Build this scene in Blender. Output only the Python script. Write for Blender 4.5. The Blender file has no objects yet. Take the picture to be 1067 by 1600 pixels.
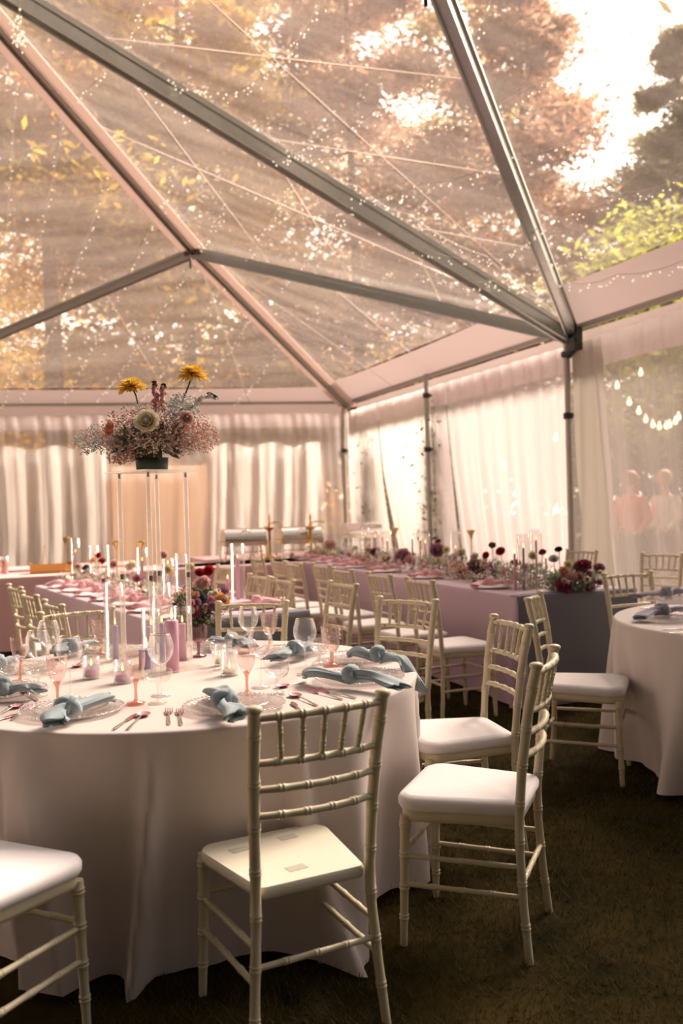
import bpy, math, random
from mathutils import Vector, Matrix
from math import sin, cos, pi, radians, atan2, sqrt
random.seed(7)
S = bpy.context.scene
COL = S.collection

# ------------------------------------------------------------------ camera
CF, CT, CR, CH = 1450.8, -.0074, .0265, 1.408
cam = bpy.data.cameras.new('camera'); camo = bpy.data.objects.new('camera', cam); COL.objects.link(camo)
cam.sensor_fit = 'VERTICAL'; cam.sensor_height = 36.0; cam.sensor_width = 24.0
cam.lens = CF/1600*36; cam.clip_end = 400
Fv = Vector((0, cos(CT), sin(CT))); Uv = Vector((0, -sin(CT), cos(CT))); Rv = Vector((1, 0, 0))
cr, sr = cos(CR), sin(CR)
camR = Rv*cr - Uv*sr
camU = Uv*cr + Rv*sr
camo.matrix_world = Matrix(((camR.x, camU.x, -Fv.x, 0), (camR.y, camU.y, -Fv.y, 0), (camR.z, camU.z, -Fv.z, CH), (0, 0, 0, 1)))
cam.dof.use_dof = True; cam.dof.focus_distance = 3.4; cam.dof.aperture_fstop = 2.4
S.camera = camo

# ------------------------------------------------------------------ view, world, sun
S.view_settings.view_transform = 'Standard'; S.view_settings.look = 'None'
S.view_settings.gamma = 1.0; S.view_settings.exposure = -.36
try:
    S.cycles.transparent_max_bounces = 40
    S.cycles.max_bounces = 10
    S.cycles.sample_clamp_indirect = 6.0
except Exception: pass
W = bpy.data.worlds.new('world'); S.world = W; W.use_nodes = True
nt = W.node_tree; nt.nodes.clear()
def N(nt, t, **k):
    n = nt.nodes.new(t)
    for a, b in k.items(): setattr(n, a, b)
    return n
wo = N(nt, 'ShaderNodeOutputWorld'); bg = N(nt, 'ShaderNodeBackground')
tc = N(nt, 'ShaderNodeTexCoord'); dp = N(nt, 'ShaderNodeVectorMath', operation='DOT_PRODUCT')
SUNV = Vector((.52, .56, .65)).normalized()
dp.inputs[1].default_value = Vector((.40, .90, .22)).normalized()
rmp = N(nt, 'ShaderNodeValToRGB')
nt.links.new(tc.outputs['Generated'], dp.inputs[0]); 
mr = N(nt, 'ShaderNodeMapRange'); mr.inputs[1].default_value = -1; mr.inputs[2].default_value = 1
nt.links.new(dp.outputs['Value'], mr.inputs[0]); nt.links.new(mr.outputs[0], rmp.inputs[0])
e = rmp.color_ramp.elements
e[0].position = .40; e[0].color = (.02, .018, .016, 1)
e[1].position = 1.0; e[1].color = (1.0, .89, .82, 1)
x = rmp.color_ramp.elements.new(.66); x.color = (.12, .11, .105, 1)
x = rmp.color_ramp.elements.new(.84); x.color = (.62, .55, .51, 1)
nt.links.new(rmp.outputs[0], bg.inputs[0]); bg.inputs[1].default_value = 4.3
nt.links.new(bg.outputs[0], wo.inputs[0])
sl = bpy.data.lights.new('sun', 'SUN'); sun = bpy.data.objects.new('sun', sl); COL.objects.link(sun)
sl.energy = 19; sl.angle = radians(24); sl.color = (1.0, .83, .70)
sun.rotation_euler = SUNV.to_track_quat('Z', 'Y').to_euler()

# ------------------------------------------------------------------ pixel -> place helpers
def ray(px, py):
    a = px-533.5; b = -(py-800)
    X = a*cr + b*sr; V = -a*sr + b*cr
    return Fv + Rv*(X/CF) + Uv*(V/CF)
CAM = Vector((0, 0, CH))
def atz(px, py, z):
    d = ray(px, py); return CAM + d*((z-CH)/d.z)
def aty(px, py, y):
    d = ray(px, py); return CAM + d*(y/d.y)
def atplane(px, py, p0, dr):
    """meet the vertical plane through p0 running along dr"""
    d = ray(px, py); n = Vector((-dr.y, dr.x, 0)); t = (Vector((p0.x, p0.y, 0)) - CAM*1).dot(n)/d.dot(n)
    return CAM + d*t

# ------------------------------------------------------------------ materials
MATS = {}
def mat(name, col, rough=.5, metal=0, sheen=0, bump=0, bscale=60, var=0, vscale=6, emit=None, estr=0, sub=0, spec=.5, trans=0):
    if name in MATS: return MATS[name]
    m = bpy.data.materials.new(name); m.use_nodes = True; t = m.node_tree; b = t.nodes['Principled BSDF']
    b.inputs['Base Color'].default_value = (*col, 1); b.inputs['Roughness'].default_value = rough
    b.inputs['Metallic'].default_value = metal; b.inputs['Specular IOR Level'].default_value = spec
    if sheen: b.inputs['Sheen Weight'].default_value = sheen
    if sub:
        b.inputs['Subsurface Weight'].default_value = sub; b.inputs['Subsurface Radius'].default_value = (.02, .012, .008)
    if emit:
        b.inputs['Emission Color'].default_value = (*emit, 1); b.inputs['Emission Strength'].default_value = estr
    if var:
        no = N(t, 'ShaderNodeTexNoise'); no.inputs['Scale'].default_value = vscale; no.inputs['Detail'].default_value = 4
        tcn = N(t, 'ShaderNodeTexCoord'); t.links.new(tcn.outputs['Object'], no.inputs['Vector'])
        mx = N(t, 'ShaderNodeMix', data_type='RGBA')
        mx.inputs[6].default_value = (*[c*(1-var) for c in col], 1); mx.inputs[7].default_value = (*[min(1, c*(1+var)) for c in col], 1)
        t.links.new(no.outputs[0], mx.inputs[0]); t.links.new(mx.outputs[2], b.inputs['Base Color'])
    if bump:
        no = N(t, 'ShaderNodeTexNoise'); no.inputs['Scale'].default_value = bscale; no.inputs['Detail'].default_value = 3
        tcn = N(t, 'ShaderNodeTexCoord'); t.links.new(tcn.outputs['Object'], no.inputs['Vector'])
        bp = N(t, 'ShaderNodeBump'); bp.inputs['Strength'].default_value = bump; bp.inputs['Distance'].default_value = .01
        t.links.new(no.outputs[0], bp.inputs['Height']); t.links.new(bp.outputs[0], b.inputs['Normal'])
    if trans:
        o = t.nodes['Material Output']; tl = N(t, 'ShaderNodeBsdfTranslucent'); tl.inputs[0].default_value = (*col, 1)
        ms = N(t, 'ShaderNodeMixShader'); ms.inputs[0].default_value = trans
        t.links.new(b.outputs[0], ms.inputs[1]); t.links.new(tl.outputs[0], ms.inputs[2]); t.links.new(ms.outputs[0], o.inputs[0])
    MATS[name] = m; return m
def sheer(name, col, alpha, alpha_var=.12, transl=.6):
    """thin cloth: some see-through, the rest scatters light on both sides"""
    m = bpy.data.materials.new(name); m.use_nodes = True; t = m.node_tree; t.nodes.clear()
    o = N(t, 'ShaderNodeOutputMaterial'); tr = N(t, 'ShaderNodeBsdfTransparent'); d = N(t, 'ShaderNodeBsdfDiffuse'); tl = N(t, 'ShaderNodeBsdfTranslucent')
    d.inputs[0].default_value = (*col, 1); tl.inputs[0].default_value = (*col, 1)
    m1 = N(t, 'ShaderNodeMixShader'); m1.inputs[0].default_value = transl
    t.links.new(d.outputs[0], m1.inputs[1]); t.links.new(tl.outputs[0], m1.inputs[2])
    m2 = N(t, 'ShaderNodeMixShader'); lw = N(t, 'ShaderNodeLayerWeight'); lw.inputs[0].default_value = .5
    mr_ = N(t, 'ShaderNodeMapRange'); mr_.inputs[3].default_value = alpha; mr_.inputs[4].default_value = min(1, alpha+.45)
    t.links.new(lw.outputs['Facing'], mr_.inputs[0])
    t.links.new(mr_.outputs[0], m2.inputs[0]); t.links.new(tr.outputs[0], m2.inputs[1]); t.links.new(m1.outputs[0], m2.inputs[2])
    t.links.new(m2.outputs[0], o.inputs[0]); MATS[name] = m; return m
def thin_glass(name, tint, body=.04, edge=.75, gcol=(1, 1, 1), rough=.02, bump=0, bscale=40, scatter=0, scol=(1, 1, 1), edgew=0):
    m = bpy.data.materials.new(name); m.use_nodes = True; t = m.node_tree; t.nodes.clear()
    o = N(t, 'ShaderNodeOutputMaterial'); tr = N(t, 'ShaderNodeBsdfTransparent'); g = N(t, 'ShaderNodeBsdfGlossy')
    tr.inputs[0].default_value = (*tint, 1); g.inputs[0].default_value = (*gcol, 1); g.inputs['Roughness'].default_value = rough
    lw = N(t, 'ShaderNodeLayerWeight'); lw.inputs[0].default_value = .35
    pw = N(t, 'ShaderNodeMath', operation='POWER'); pw.inputs[1].default_value = 1.5
    t.links.new(lw.outputs['Facing'], pw.inputs[0])
    mr_ = N(t, 'ShaderNodeMapRange'); mr_.inputs[3].default_value = body; mr_.inputs[4].default_value = edge
    t.links.new(pw.outputs[0], mr_.inputs[0])
    m2 = N(t, 'ShaderNodeMixShader'); t.links.new(mr_.outputs[0], m2.inputs[0])
    base = tr
    if scatter:
        d = N(t, 'ShaderNodeBsdfDiffuse'); d.inputs[0].default_value = (*scol, 1); tl = N(t, 'ShaderNodeBsdfTranslucent'); tl.inputs[0].default_value = (*scol, 1)
        ms = N(t, 'ShaderNodeMixShader'); ms.inputs[0].default_value = .5; t.links.new(d.outputs[0], ms.inputs[1]); t.links.new(tl.outputs[0], ms.inputs[2])
        m3 = N(t, 'ShaderNodeMixShader'); m3.inputs[0].default_value = scatter
        t.links.new(tr.outputs[0], m3.inputs[1]); t.links.new(ms.outputs[0], m3.inputs[2]); base = m3
    t.links.new(base.outputs[0], m2.inputs[1]); ge = g
    if edgew:
        d2 = N(t, 'ShaderNodeBsdfTranslucent'); d2.inputs[0].default_value = (*gcol, 1); d3 = N(t, 'ShaderNodeBsdfDiffuse'); d3.inputs[0].default_value = (*gcol, 1)
        a1 = N(t, 'ShaderNodeMixShader'); t.links.new(d2.outputs[0], a1.inputs[1]); t.links.new(d3.outputs[0], a1.inputs[2])
        a2 = N(t, 'ShaderNodeMixShader'); a2.inputs[0].default_value = edgew; t.links.new(g.outputs[0], a2.inputs[1]); t.links.new(a1.outputs[0], a2.inputs[2]); ge = a2
    t.links.new(ge.outputs[0], m2.inputs[2])
    if bump:
        v = N(t, 'ShaderNodeTexVoronoi'); v.inputs['Scale'].default_value = bscale; tcn = N(t, 'ShaderNodeTexCoord')
        t.links.new(tcn.outputs['Object'], v.inputs['Vector']); bp = N(t, 'ShaderNodeBump'); bp.inputs['Strength'].default_value = bump; bp.inputs['Distance'].default_value = .004
        t.links.new(v.outputs['Distance'], bp.inputs['Height']); t.links.new(bp.outputs[0], g.inputs['Normal']); t.links.new(bp.outputs[0], lw.inputs['Normal'])
    t.links.new(m2.outputs[0], o.inputs[0]); MATS[name] = m; return m

IVORY = mat('ivory_paint', (.62, .54, .37), .42, var=.06, vscale=9)
CREAM = mat('cream_plastic', (.80, .74, .60), .5, var=.05, vscale=5)
CUSH = mat('white_cushion', (.86, .80, .80), .85, sheen=.2, bump=.15, bscale=14)
VELCRO = mat('velcro', (.66, .61, .50), .95, bump=.6, bscale=500)
CLOTH = mat('blush_cloth', (.72, .62, .58), .8, sheen=.15, bump=.12, bscale=9, trans=.12)
CLOTH2 = mat('ivory_cloth', (.84, .76, .73), .8, sheen=.15, bump=.1, bscale=9, trans=.12)
MAUVE = mat('mauve_cloth', (.55, .40, .48), .78, sheen=.15, bump=.12, bscale=10)
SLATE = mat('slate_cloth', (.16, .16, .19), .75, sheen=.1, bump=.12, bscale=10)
PINKC = mat('pink_cloth', (.78, .50, .50), .8, sheen=.15, bump=.12, bscale=10)
BLUEN = mat('dusty_blue_napkin', (.30, .375, .405), .8, sheen=.2, bump=.1, bscale=30)
PINKN = mat('pink_napkin', (.86, .47, .52), .8, sheen=.2, bump=.1, bscale=30)
LILN = mat('lilac_napkin', (.36, .33, .42), .8, sheen=.2, bump=.1, bscale=30)
METAL = mat('aluminium', (.62, .64, .61), .33, 1.0, var=.1, vscale=20)
GALV = mat('pole_metal', (.42, .40, .36), .45, .8)
BLACK = mat('black_plastic', (.02, .02, .02), .5)
SLEEVE = mat('white_vinyl_sleeve', (.82, .71, .66), .6, trans=.4)
VINYL = mat('white_vinyl', (.74, .61, .58), .55, bump=.2, bscale=3, trans=.14)
CHROME = mat('chrome', (.80, .78, .74), .12, 1.0)
BRASS = mat('brass', (.75, .52, .22), .28, 1.0)
ROSEG = mat('rose_metal', (.62, .30, .32), .22, 1.0, var=.3, vscale=60)
STEEL = mat('steel', (.55, .52, .48), .2, 1.0)
WOOD = mat('honey_wood', (.62, .33, .08), .5, var=.15, vscale=20)
GREEN = mat('leaf_green', (.10, .14, .05), .6, trans=.3)
DKGREEN = mat('dark_green', (.04, .07, .05), .6)
SAGE = mat('sage', (.34, .42, .30), .7, trans=.2)
WAXP = mat('pink_wax', (.72, .42, .56), .45, sub=.5)
WAXL = mat('lavender_wax', (.44, .38, .60), .45, sub=.5)
WAXC = mat('cream_wax', (.82, .74, .52), .45, sub=.5)
WAXB = mat('blue_wax', (.30, .38, .46), .45, sub=.3)
FLAME = mat('flame', (1, .6, .2), .5, emit=(1.0, .55, .18), estr=5)
WICK = mat('wick', (.03, .02, .02), .9)
GLASS = thin_glass('clear_glass', (.97, .97, .98), .09, .95, edgew=.35)
VGLASS = thin_glass('vase_glass', (.975, .97, .965), .035, .42, gcol=(1, .96, .9), edgew=.12)
GLASSG = thin_glass('gold_rim_glass', (.97, .965, .96), .09, .9, gcol=(1, .93, .82), edgew=.35)
CUT = thin_glass('cut_glass', (.95, .95, .95), .12, .8, bump=1.0, bscale=90, scatter=.06)
CUTP = thin_glass('cut_pink_glass', (.93, .80, .76), .12, .8, bump=1.0, bscale=90, scatter=.06, scol=(1, .7, .65))
PINKG = thin_glass('pink_glass', (.96, .87, .85), .08, .9, bump=.3, bscale=60, gcol=(1, .85, .8), edgew=.3)
STEMP = thin_glass('pink_stem', (.90, .66, .60), .15, .6, gcol=(1, .8, .72), scatter=.12, scol=(.8, .5, .42), edgew=.3)
PURP = thin_glass('purple_glass', (.58, .40, .44), .06, .7, gcol=(1, .9, .9), scatter=.05, scol=(.4, .15, .2))
PLATEG = thin_glass('glass_plate', (.93, .92, .92), .12, .7, bump=.8, bscale=70, scatter=.16, scol=(.9, .85, .82))
ACRY = thin_glass('acrylic', (.96, .95, .93), .16, .98, gcol=(1, .97, .92), edgew=.45, scatter=.08)
WHITEP = mat('white_china', (.82, .78, .78), .3)

def film_mat():
    m = bpy.data.materials.new('clear_vinyl_film'); m.use_nodes = True; t = m.node_tree; t.nodes.clear()
    o = N(t, 'ShaderNodeOutputMaterial'); tr = N(t, 'ShaderNodeBsdfTransparent'); tr.inputs[0].default_value = (.97, .94, .90, 1)
    d = N(t, 'ShaderNodeBsdfDiffuse'); tl = N(t, 'ShaderNodeBsdfTranslucent'); g = N(t, 'ShaderNodeBsdfGlossy')
    d.inputs[0].default_value = (.80, .68, .60, 1); tl.inputs[0].default_value = (.85, .72, .64, 1); g.inputs['Roughness'].default_value = .18
    tcn = N(t, 'ShaderNodeTexCoord'); mp = N(t, 'ShaderNodeMapping'); mp.inputs['Rotation'].default_value = (0, 0, .6); mp.inputs['Scale'].default_value = (.35, 2.4, 1)
    no = N(t, 'ShaderNodeTexNoise'); no.inputs['Scale'].default_value = 1.3; no.inputs['Detail'].default_value = 7; no.inputs['Roughness'].default_value = .62
    t.links.new(tcn.outputs['Object'], mp.inputs[0]); t.links.new(mp.outputs[0], no.inputs['Vector'])
    no2 = N(t, 'ShaderNodeTexNoise'); no2.inputs['Scale'].default_value = 30; no2.inputs['Detail'].default_value = 4
    t.links.new(tcn.outputs['Object'], no2.inputs['Vector'])
    r = N(t, 'ShaderNodeMapRange'); r.inputs[1].default_value = .35; r.inputs[2].default_value = .72; r.inputs[3].default_value = .10; r.inputs[4].default_value = .22
    t.links.new(no.outputs[0], r.inputs[0])
    ad = N(t, 'ShaderNodeMath', operation='MULTIPLY_ADD'); ad.inputs[1].default_value = .10; ad.inputs[2].default_value = -.05
    t.links.new(no2.outputs[0], ad.inputs[0]); sm = N(t, 'ShaderNodeMath', operation='ADD'); t.links.new(r.outputs[0], sm.inputs[0]); t.links.new(ad.outputs[0], sm.inputs[1])
    m1 = N(t, 'ShaderNodeMixShader'); m1.inputs[0].default_value = .7; t.links.new(d.outputs[0], m1.inputs[1]); t.links.new(tl.outputs[0], m1.inputs[2])
    m2 = N(t, 'ShaderNodeMixShader'); t.links.new(sm.outputs[0], m2.inputs[0]); t.links.new(tr.outputs[0], m2.inputs[1]); t.links.new(m1.outputs[0], m2.inputs[2])
    lw = N(t, 'ShaderNodeLayerWeight'); lw.inputs[0].default_value = .2; fr = N(t, 'ShaderNodeMath', operation='MULTIPLY'); fr.inputs[1].default_value = .35; t.links.new(lw.outputs['Facing'], fr.inputs[0])
    m3 = N(t, 'ShaderNodeMixShader'); t.links.new(fr.outputs[0], m3.inputs[0]); t.links.new(m2.outputs[0], m3.inputs[1]); t.links.new(g.outputs[0], m3.inputs[2])
    t.links.new(m3.outputs[0], o.inputs[0]); MATS['film'] = m; return m
FILM = film_mat()
SHEER = sheer('sheer_pink_white', (.95, .87, .84), .36, transl=.85)
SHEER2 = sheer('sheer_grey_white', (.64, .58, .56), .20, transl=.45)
DRAPE = sheer('dense_white_drape', (.97, .92, .87), .88, transl=.92)
LINEN = sheer('ivory_lining', (.50, .46, .40), .95, transl=.3)
PEACH = sheer('peach_panel', (.97, .72, .54), .90, transl=.75)
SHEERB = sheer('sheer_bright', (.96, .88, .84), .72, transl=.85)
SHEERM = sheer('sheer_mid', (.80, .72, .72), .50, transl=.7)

# ------------------------------------------------------------------ mesh builder
class MB:
    def __init__(s): s.v = []; s.f = []; s.mi = []; s.m = 0; s.sm = []
    def add(s, vs, fs, smooth=True):
        o = len(s.v); s.v.extend([tuple(p) for p in vs]); s.f.extend([tuple(i+o for i in f) for f in fs]); s.mi += [s.m]*len(fs); s.sm += [smooth]*len(fs)
        return s
    def box(s, c, d, rot=None):
        x, y, z = d[0]/2, d[1]/2, d[2]/2
        vs = [Vector((a, b, e_)) for e_ in (-z, z) for b in (-y, y) for a in (-x, x)]
        if rot is not None: vs = [rot @ v for v in vs]
        c = Vector(c); return s.add([v+c for v in vs], [(0, 2, 3, 1), (4, 5, 7, 6), (0, 1, 5, 4), (2, 6, 7, 3), (0, 4, 6, 2), (1, 3, 7, 5)], False)
    def grid(s, P, closeu=False, smooth=True):
        """P[i][j] rows of points"""
        n, m = len(P), len(P[0]); vs = [p for r in P for p in r]; fs = []
        for i in range(n-1):
            for j in range(m if closeu else m-1):
                k = (j+1) % m; fs.append((i*m+j, i*m+k, (i+1)*m+k, (i+1)*m+j))
        return s.add(vs, fs, smooth)
    def tube(s, path, rad, n=8, caps=True, flat=1.0):
        path = [Vector(p) for p in path]; m = len(path)
        if not hasattr(rad, '__len__'): rad = [rad]*m
        rows = []; up = None
        for i, p in enumerate(path):
            t = (path[min(i+1, m-1)]-path[max(i-1, 0)])
            t = t.normalized() if t.length > 1e-9 else Vector((0, 0, 1))
            if up is None: up = Vector((1, 0, 0)) if abs(t.x) < .8 else Vector((0, 1, 0))
            a = (up - t*up.dot(t)); a = a.normalized() if a.length > 1e-6 else t.orthogonal().normalized()
            up = a; b = t.cross(a)
            rows.append([p + (a*cos(2*pi*k/n) + b*sin(2*pi*k/n)*flat)*rad[i] for k in range(n)])
        s.grid(rows, True)
        if caps:
            s.add(rows[0], [tuple(range(n))[::-1]], False); s.add(rows[-1], [tuple(range(n))], False)
        return s
    def lathe(s, prof, n=20, c=(0, 0, 0), fl=None):
        rows = [[(c[0]+r*(1+(fl(k, r, z) if fl else 0))*cos(2*pi*k/n), c[1]+r*(1+(fl(k, r, z) if fl else 0))*sin(2*pi*k/n), c[2]+z) for k in range(n)] for r, z in prof]
        return s.grid(rows, True)
    def ball(s, c, r, n=8, m=5, sq=(1, 1, 1)):
        prof = [(r*sin(pi*i/m)+1e-5, -r*cos(pi*i/m)) for i in range(m+1)]
        rows = [[(c[0]+a*cos(2*pi*k/n)*sq[0], c[1]+a*sin(2*pi*k/n)*sq[1], c[2]+z*sq[2]) for k in range(n)] for a, z in prof]
        return s.grid(rows, True)
    def mesh(s, name, mats):
        me = bpy.data.meshes.new(name); me.from_pydata(s.v, [], s.f)
        mats = mats if isinstance(mats, (list, tuple)) else [mats]
        for m in mats: me.materials.append(m)
        me.polygons.foreach_set('material_index', s.mi); me.polygons.foreach_set('use_smooth', s.sm); me.update()
        return me
    def build(s, name, mats, parent=None):
        o = bpy.data.objects.new(name, s.mesh(name, mats)); COL.objects.link(o)
        if parent: o.parent = parent
        return o
def empty(name, loc=(0, 0, 0), rz=0, sc=1):
    o = bpy.data.objects.new(name, None); COL.objects.link(o); o.location = loc; o.rotation_euler = (0, 0, rz); o.scale = (sc, sc, sc); o.empty_display_size = .1
    return o
def tag(o, label, cat, group=None):
    o['label'] = label; o['category'] = cat
    if group: o['group'] = group
    return o
def struct(o): o['kind'] = 'structure'; return o
KIDS = {}
def kids(o): return [c for c in COL.objects if c.parent == o]
def tree_of(o): return [(c, tree_of(c)) for c in kids(o)]
def copy_tree(o, loc, rz, label, cat, group=None, sc=None, tree=None):
    r = o.copy(); COL.objects.link(r); r.location = loc; r.rotation_euler = (0, 0, rz)
    if sc: r.scale = (sc, sc, sc) if not hasattr(sc, '__len__') else sc
    tag(r, label, cat, group)
    def rec(src, par):
        for c, sub in src:
            d = c.copy(); COL.objects.link(d); d.parent = par; rec(sub, d)
    rec(tree if tree is not None else tree_of(o), r)
    return r
class Kind:
    """one thing built once; the first placement moves it, later ones copy it with its parts"""
    def __init__(s, root): s.root = root; s.tree = tree_of(root); s.used = False
    def put(s, loc, rz, label, cat, group=None, sc=None):
        if not s.used:
            s.used = True; s.root.location = loc; s.root.rotation_euler = (0, 0, rz)
            if sc: s.root.scale = (sc, sc, sc) if not hasattr(sc, '__len__') else sc
            return tag(s.root, label, cat, group)
        return copy_tree(s.root, loc, rz, label, cat, group, sc or 1, s.tree)
def lerp(a, b, t): return a+(b-a)*t

# ================================================================== SETTING
EAVE = 3.2
K = atz(545, 628, EAVE); L = atz(897, 513, EAVE); 
RW = (L-K); RW.z = 0; RWL = RW.length; rw = RW.normalized()          # along the right wall, towards the camera
K2 = L + rw*RWL                                                       # near right corner
Bdir = (atz(0, 632, EAVE)-K); Bdir.z = 0; bw = Bdir.normalized()       # along the back wall, to the left
Mb = K + bw*8.6; Kl = K + bw*17
nin = Vector((-rw.y, rw.x, 0)); nin = nin if nin.x < 0 else -nin        # inward from the right wall
nb = Vector((bw.y, -bw.x, 0)); nb = nb if nb.y < 0 else -nb
PK = aty(-130, -120, 7.3)                                             # peak
HU = aty(303, 381, 11.3)                                              # hub on the far hip
HN = aty(676, -68, 5.7)                                               # hub on the near hip
# floor
def grass_mat():
    m = bpy.data.materials.new('lawn'); m.use_nodes = True; t = m.node_tree; b = t.nodes['Principled BSDF']; b.inputs['Roughness'].default_value = .95; b.inputs['Specular IOR Level'].default_value = .05
    no = N(t, 'ShaderNodeTexNoise'); no.inputs['Scale'].default_value = 2.2; no.inputs['Detail'].default_value = 8; no.inputs['Roughness'].default_value = .7
    tcn = N(t, 'ShaderNodeTexCoord'); t.links.new(tcn.outputs['Object'], no.inputs['Vector'])
    r = N(t, 'ShaderNodeValToRGB'); r.color_ramp.elements[0].position = .35; r.color_ramp.elements[1].position = .68
    r.color_ramp.elements[0].color = (.008, .008, .002, 1); r.color_ramp.elements[1].color = (.055, .037, .011, 1)
    t.links.new(no.outputs[0], r.inputs[0]); t.links.new(r.outputs[0], b.inputs[0]); return m
fl = MB(); G = 60
rows = []
for j in range(G+1):
    row = []
    for i in range(G+1):
        X = -60+120*i/G; Yy = -40+130*j/G
        row.append((X, Yy, 0))
    rows.append(row)
fl.grid(rows); struct(fl.build('floor', grass_mat()))
# roof film
def tri_patch(mb, a, b, c, n=6, sag=.05):
    P = {}
    vs = []; fs = []
    for i in range(n+1):
        for j in range(n+1-i):
            u, v = i/n, j/n; w = 1-u-v; p = a*w + b*u + c*v - Vector((0, 0, 1))*sag*27*u*v*w
            P[i, j] = len(vs); vs.append(p)
    for i in range(n):
        for j in range(n-i):
            fs.append((P[i, j], P[i+1, j], P[i, j+1]))
            if j < n-i-1: fs.append((P[i+1, j], P[i+1, j+1], P[i, j+1]))
    mb.add(vs, fs)
BW_ = .62
def inner(p, q, h, w=BW_):
    """points of the roof plane at slope-distance w from the eave p-q towards h"""
    ex = (q-p).normalized(); up = (h-p) - ex*(h-p).dot(ex); up.normalize()
    return ex, up
roof = MB(); band = MB()
def panel(p, q, h):
    ex, up = inner(p, q, h); ph, qh = h-p, h-q
    tp = BW_/ph.dot(up); tq = BW_/qh.dot(up)
    a, b = p+ph*tp, q+qh*tq
    band.grid([[lerp(p, q, i/10) for i in range(11)], [lerp(a, b, i/10)-Vector((0, 0, .03*sin(pi*i/10))) for i in range(11)]])
    tri_patch(roof, a, b, h)
panel(L, K, HU); panel(K2, L, HN); panel(K, Mb, HU)
for q in ((PK, HU, L), (PK, HN, L), (PK, HU, Mb)): tri_patch(roof, *q)
HL = Vector((Mb.x-2.2, HU.y+.1, HU.z)); panel(Mb, Kl, HL); tri_patch(roof, PK, Mb, HL)
ceil = struct(roof.build('ceiling', FILM))
bd = band.build('hem_band', VINYL, ceil)
# seams in the film
sm_ = MB()
def seam(a, b, r=.006): sm_.tube([a-Vector((0, 0, .02)), b-Vector((0, 0, .02))], r, 4)
SEAM = thin_glass('film_seam', (.85, .80, .76), .2, .5, scatter=.5, scol=(.9, .8, .72))
for (a, b, c) in ((PK, HN, L), (PK, HU, L)):
    for tt in (.22, .45, .68): seam(lerp(a, c, tt), lerp(b, c, tt))
    seam(lerp(a, b, .5), c)
seam(lerp(K, L, .5)+Vector((0, 0, .05)), lerp(HU, L, .35)); seam(lerp(K, L, .3), HU); seam(lerp(K, Mb, .35), lerp(HU, Mb, .2)); seam(lerp(K, Mb, .2), HU)
sm_.build('film_seam', SEAM, ceil)
# beams
def beam(name, a, b, w=.11, h=.13, m=METAL, drop=.09, groove=True, extra=None):
    a = Vector(a); b = Vector(b); t = (b-a); ln = t.length; t.normalize(); sd = t.cross(Vector((0, 0, 1))).normalized(); up = sd.cross(t)
    q = Matrix((sd, t, up)).transposed(); mb = MB(); c = (a+b)/2 - up*drop
    mb.box(c, (w, ln, h), q)
    if groove:
        for s_ in (-1, 1): mb.box(c + sd*s_*w*.42 - up*(h*.5+.012), (w*.16, ln, .03), q); mb.box(c+sd*s_*(w*.5+.008)+up*h*.2, (.02, ln, .03), q)
    o = struct(mb.build(name, m))
    if extra:
        x = MB()
        for s_ in (-1, 1): x.box(c + sd*s_*(w*.5+extra/2+.012) - up*.02, (extra, ln, .02), q)
        x.build('fabric_sleeve', SLEEVE, o)
    return o
beam('trim_1', K, HU, .07, .09, GALV, .07, True, .12); beam('trim_2', HU, PK, .07, .09, GALV, .07, True, .12)
beam('trim_3', L, PK, .13, .14); beam('trim_4', L, HU, .09, .10); beam('trim_5', L, HN, .10, .12)
beam('trim_6', Mb, HU, .08, .09, GALV); beam('trim_7', HN, PK, .10, .10); beam('trim_8', K2, HN, .10, .10)
beam('trim_9', K, Kl, .06, .06, GALV, 0, False); beam('trim_10', K, K2, .06, .06, GALV, 0, False)
mb = MB()
for q in (HU, HN):
    for k in range(6):
        a = k*pi/3; mb.tube([q-Vector((0, 0, .10)), q+Vector((cos(a)*.12, sin(a)*.12, -.12))], [.05, .03], 8)
    mb.ball(q-Vector((0, 0, .12)), .06)
    mb.tube([q-Vector((.05, 0, .1)), q-Vector((.05, 0, .3))], .012, 6)
struct(mb.build('trim_11', mat('dark_bracket', (.10, .07, .05), .5, .6)))
# clear side walls with white valance on top
def wall_panel(name, p, q, off):
    e_ = (q-p); mb = MB(); ln = e_.length; n = int(ln*2)
    mb.grid([[p+e_*(i/n)+off*.14+Vector((0, 0, zz-EAVE+.0)) for i in range(n+1)] for zz in (0, 1, 2, EAVE-.42)])
    o = struct(mb.build(name, SIDEF)); v = MB()
    v.grid([[p+e_*(i/n)+off*(.14+.01*sin(i*1.7))+Vector((0, 0, zz-EAVE)) for i in range(n+1)] for zz in (EAVE-.42, EAVE-.02)])
    v.build('valance', VINYL, o); return o
DRAPEL = mat('white_side_drape', (.86, .76, .70), .8, trans=.3)
SIDEF = thin_glass('side_film', (.95, .92, .89), .06, .3, rough=.15, scatter=.16, scol=(.9, .78, .70))
wall_panel('wall_back', K, Kl, -nb); wall_panel('wall_right', K, K2, -nin)
wl = MB(); W0 = Vector((Kl.x*0+K.x-11.5, 15.0, 0)); W1 = W0+rw*15
wl.grid([[lerp(W0, W1, i/60)+nin*(.12*sin(i*1.3)) + Vector((0, 0, z)) for i in range(61)] for z in (0, 1, 2, EAVE)]); struct(wl.build('wall_left', DRAPEL))

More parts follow.
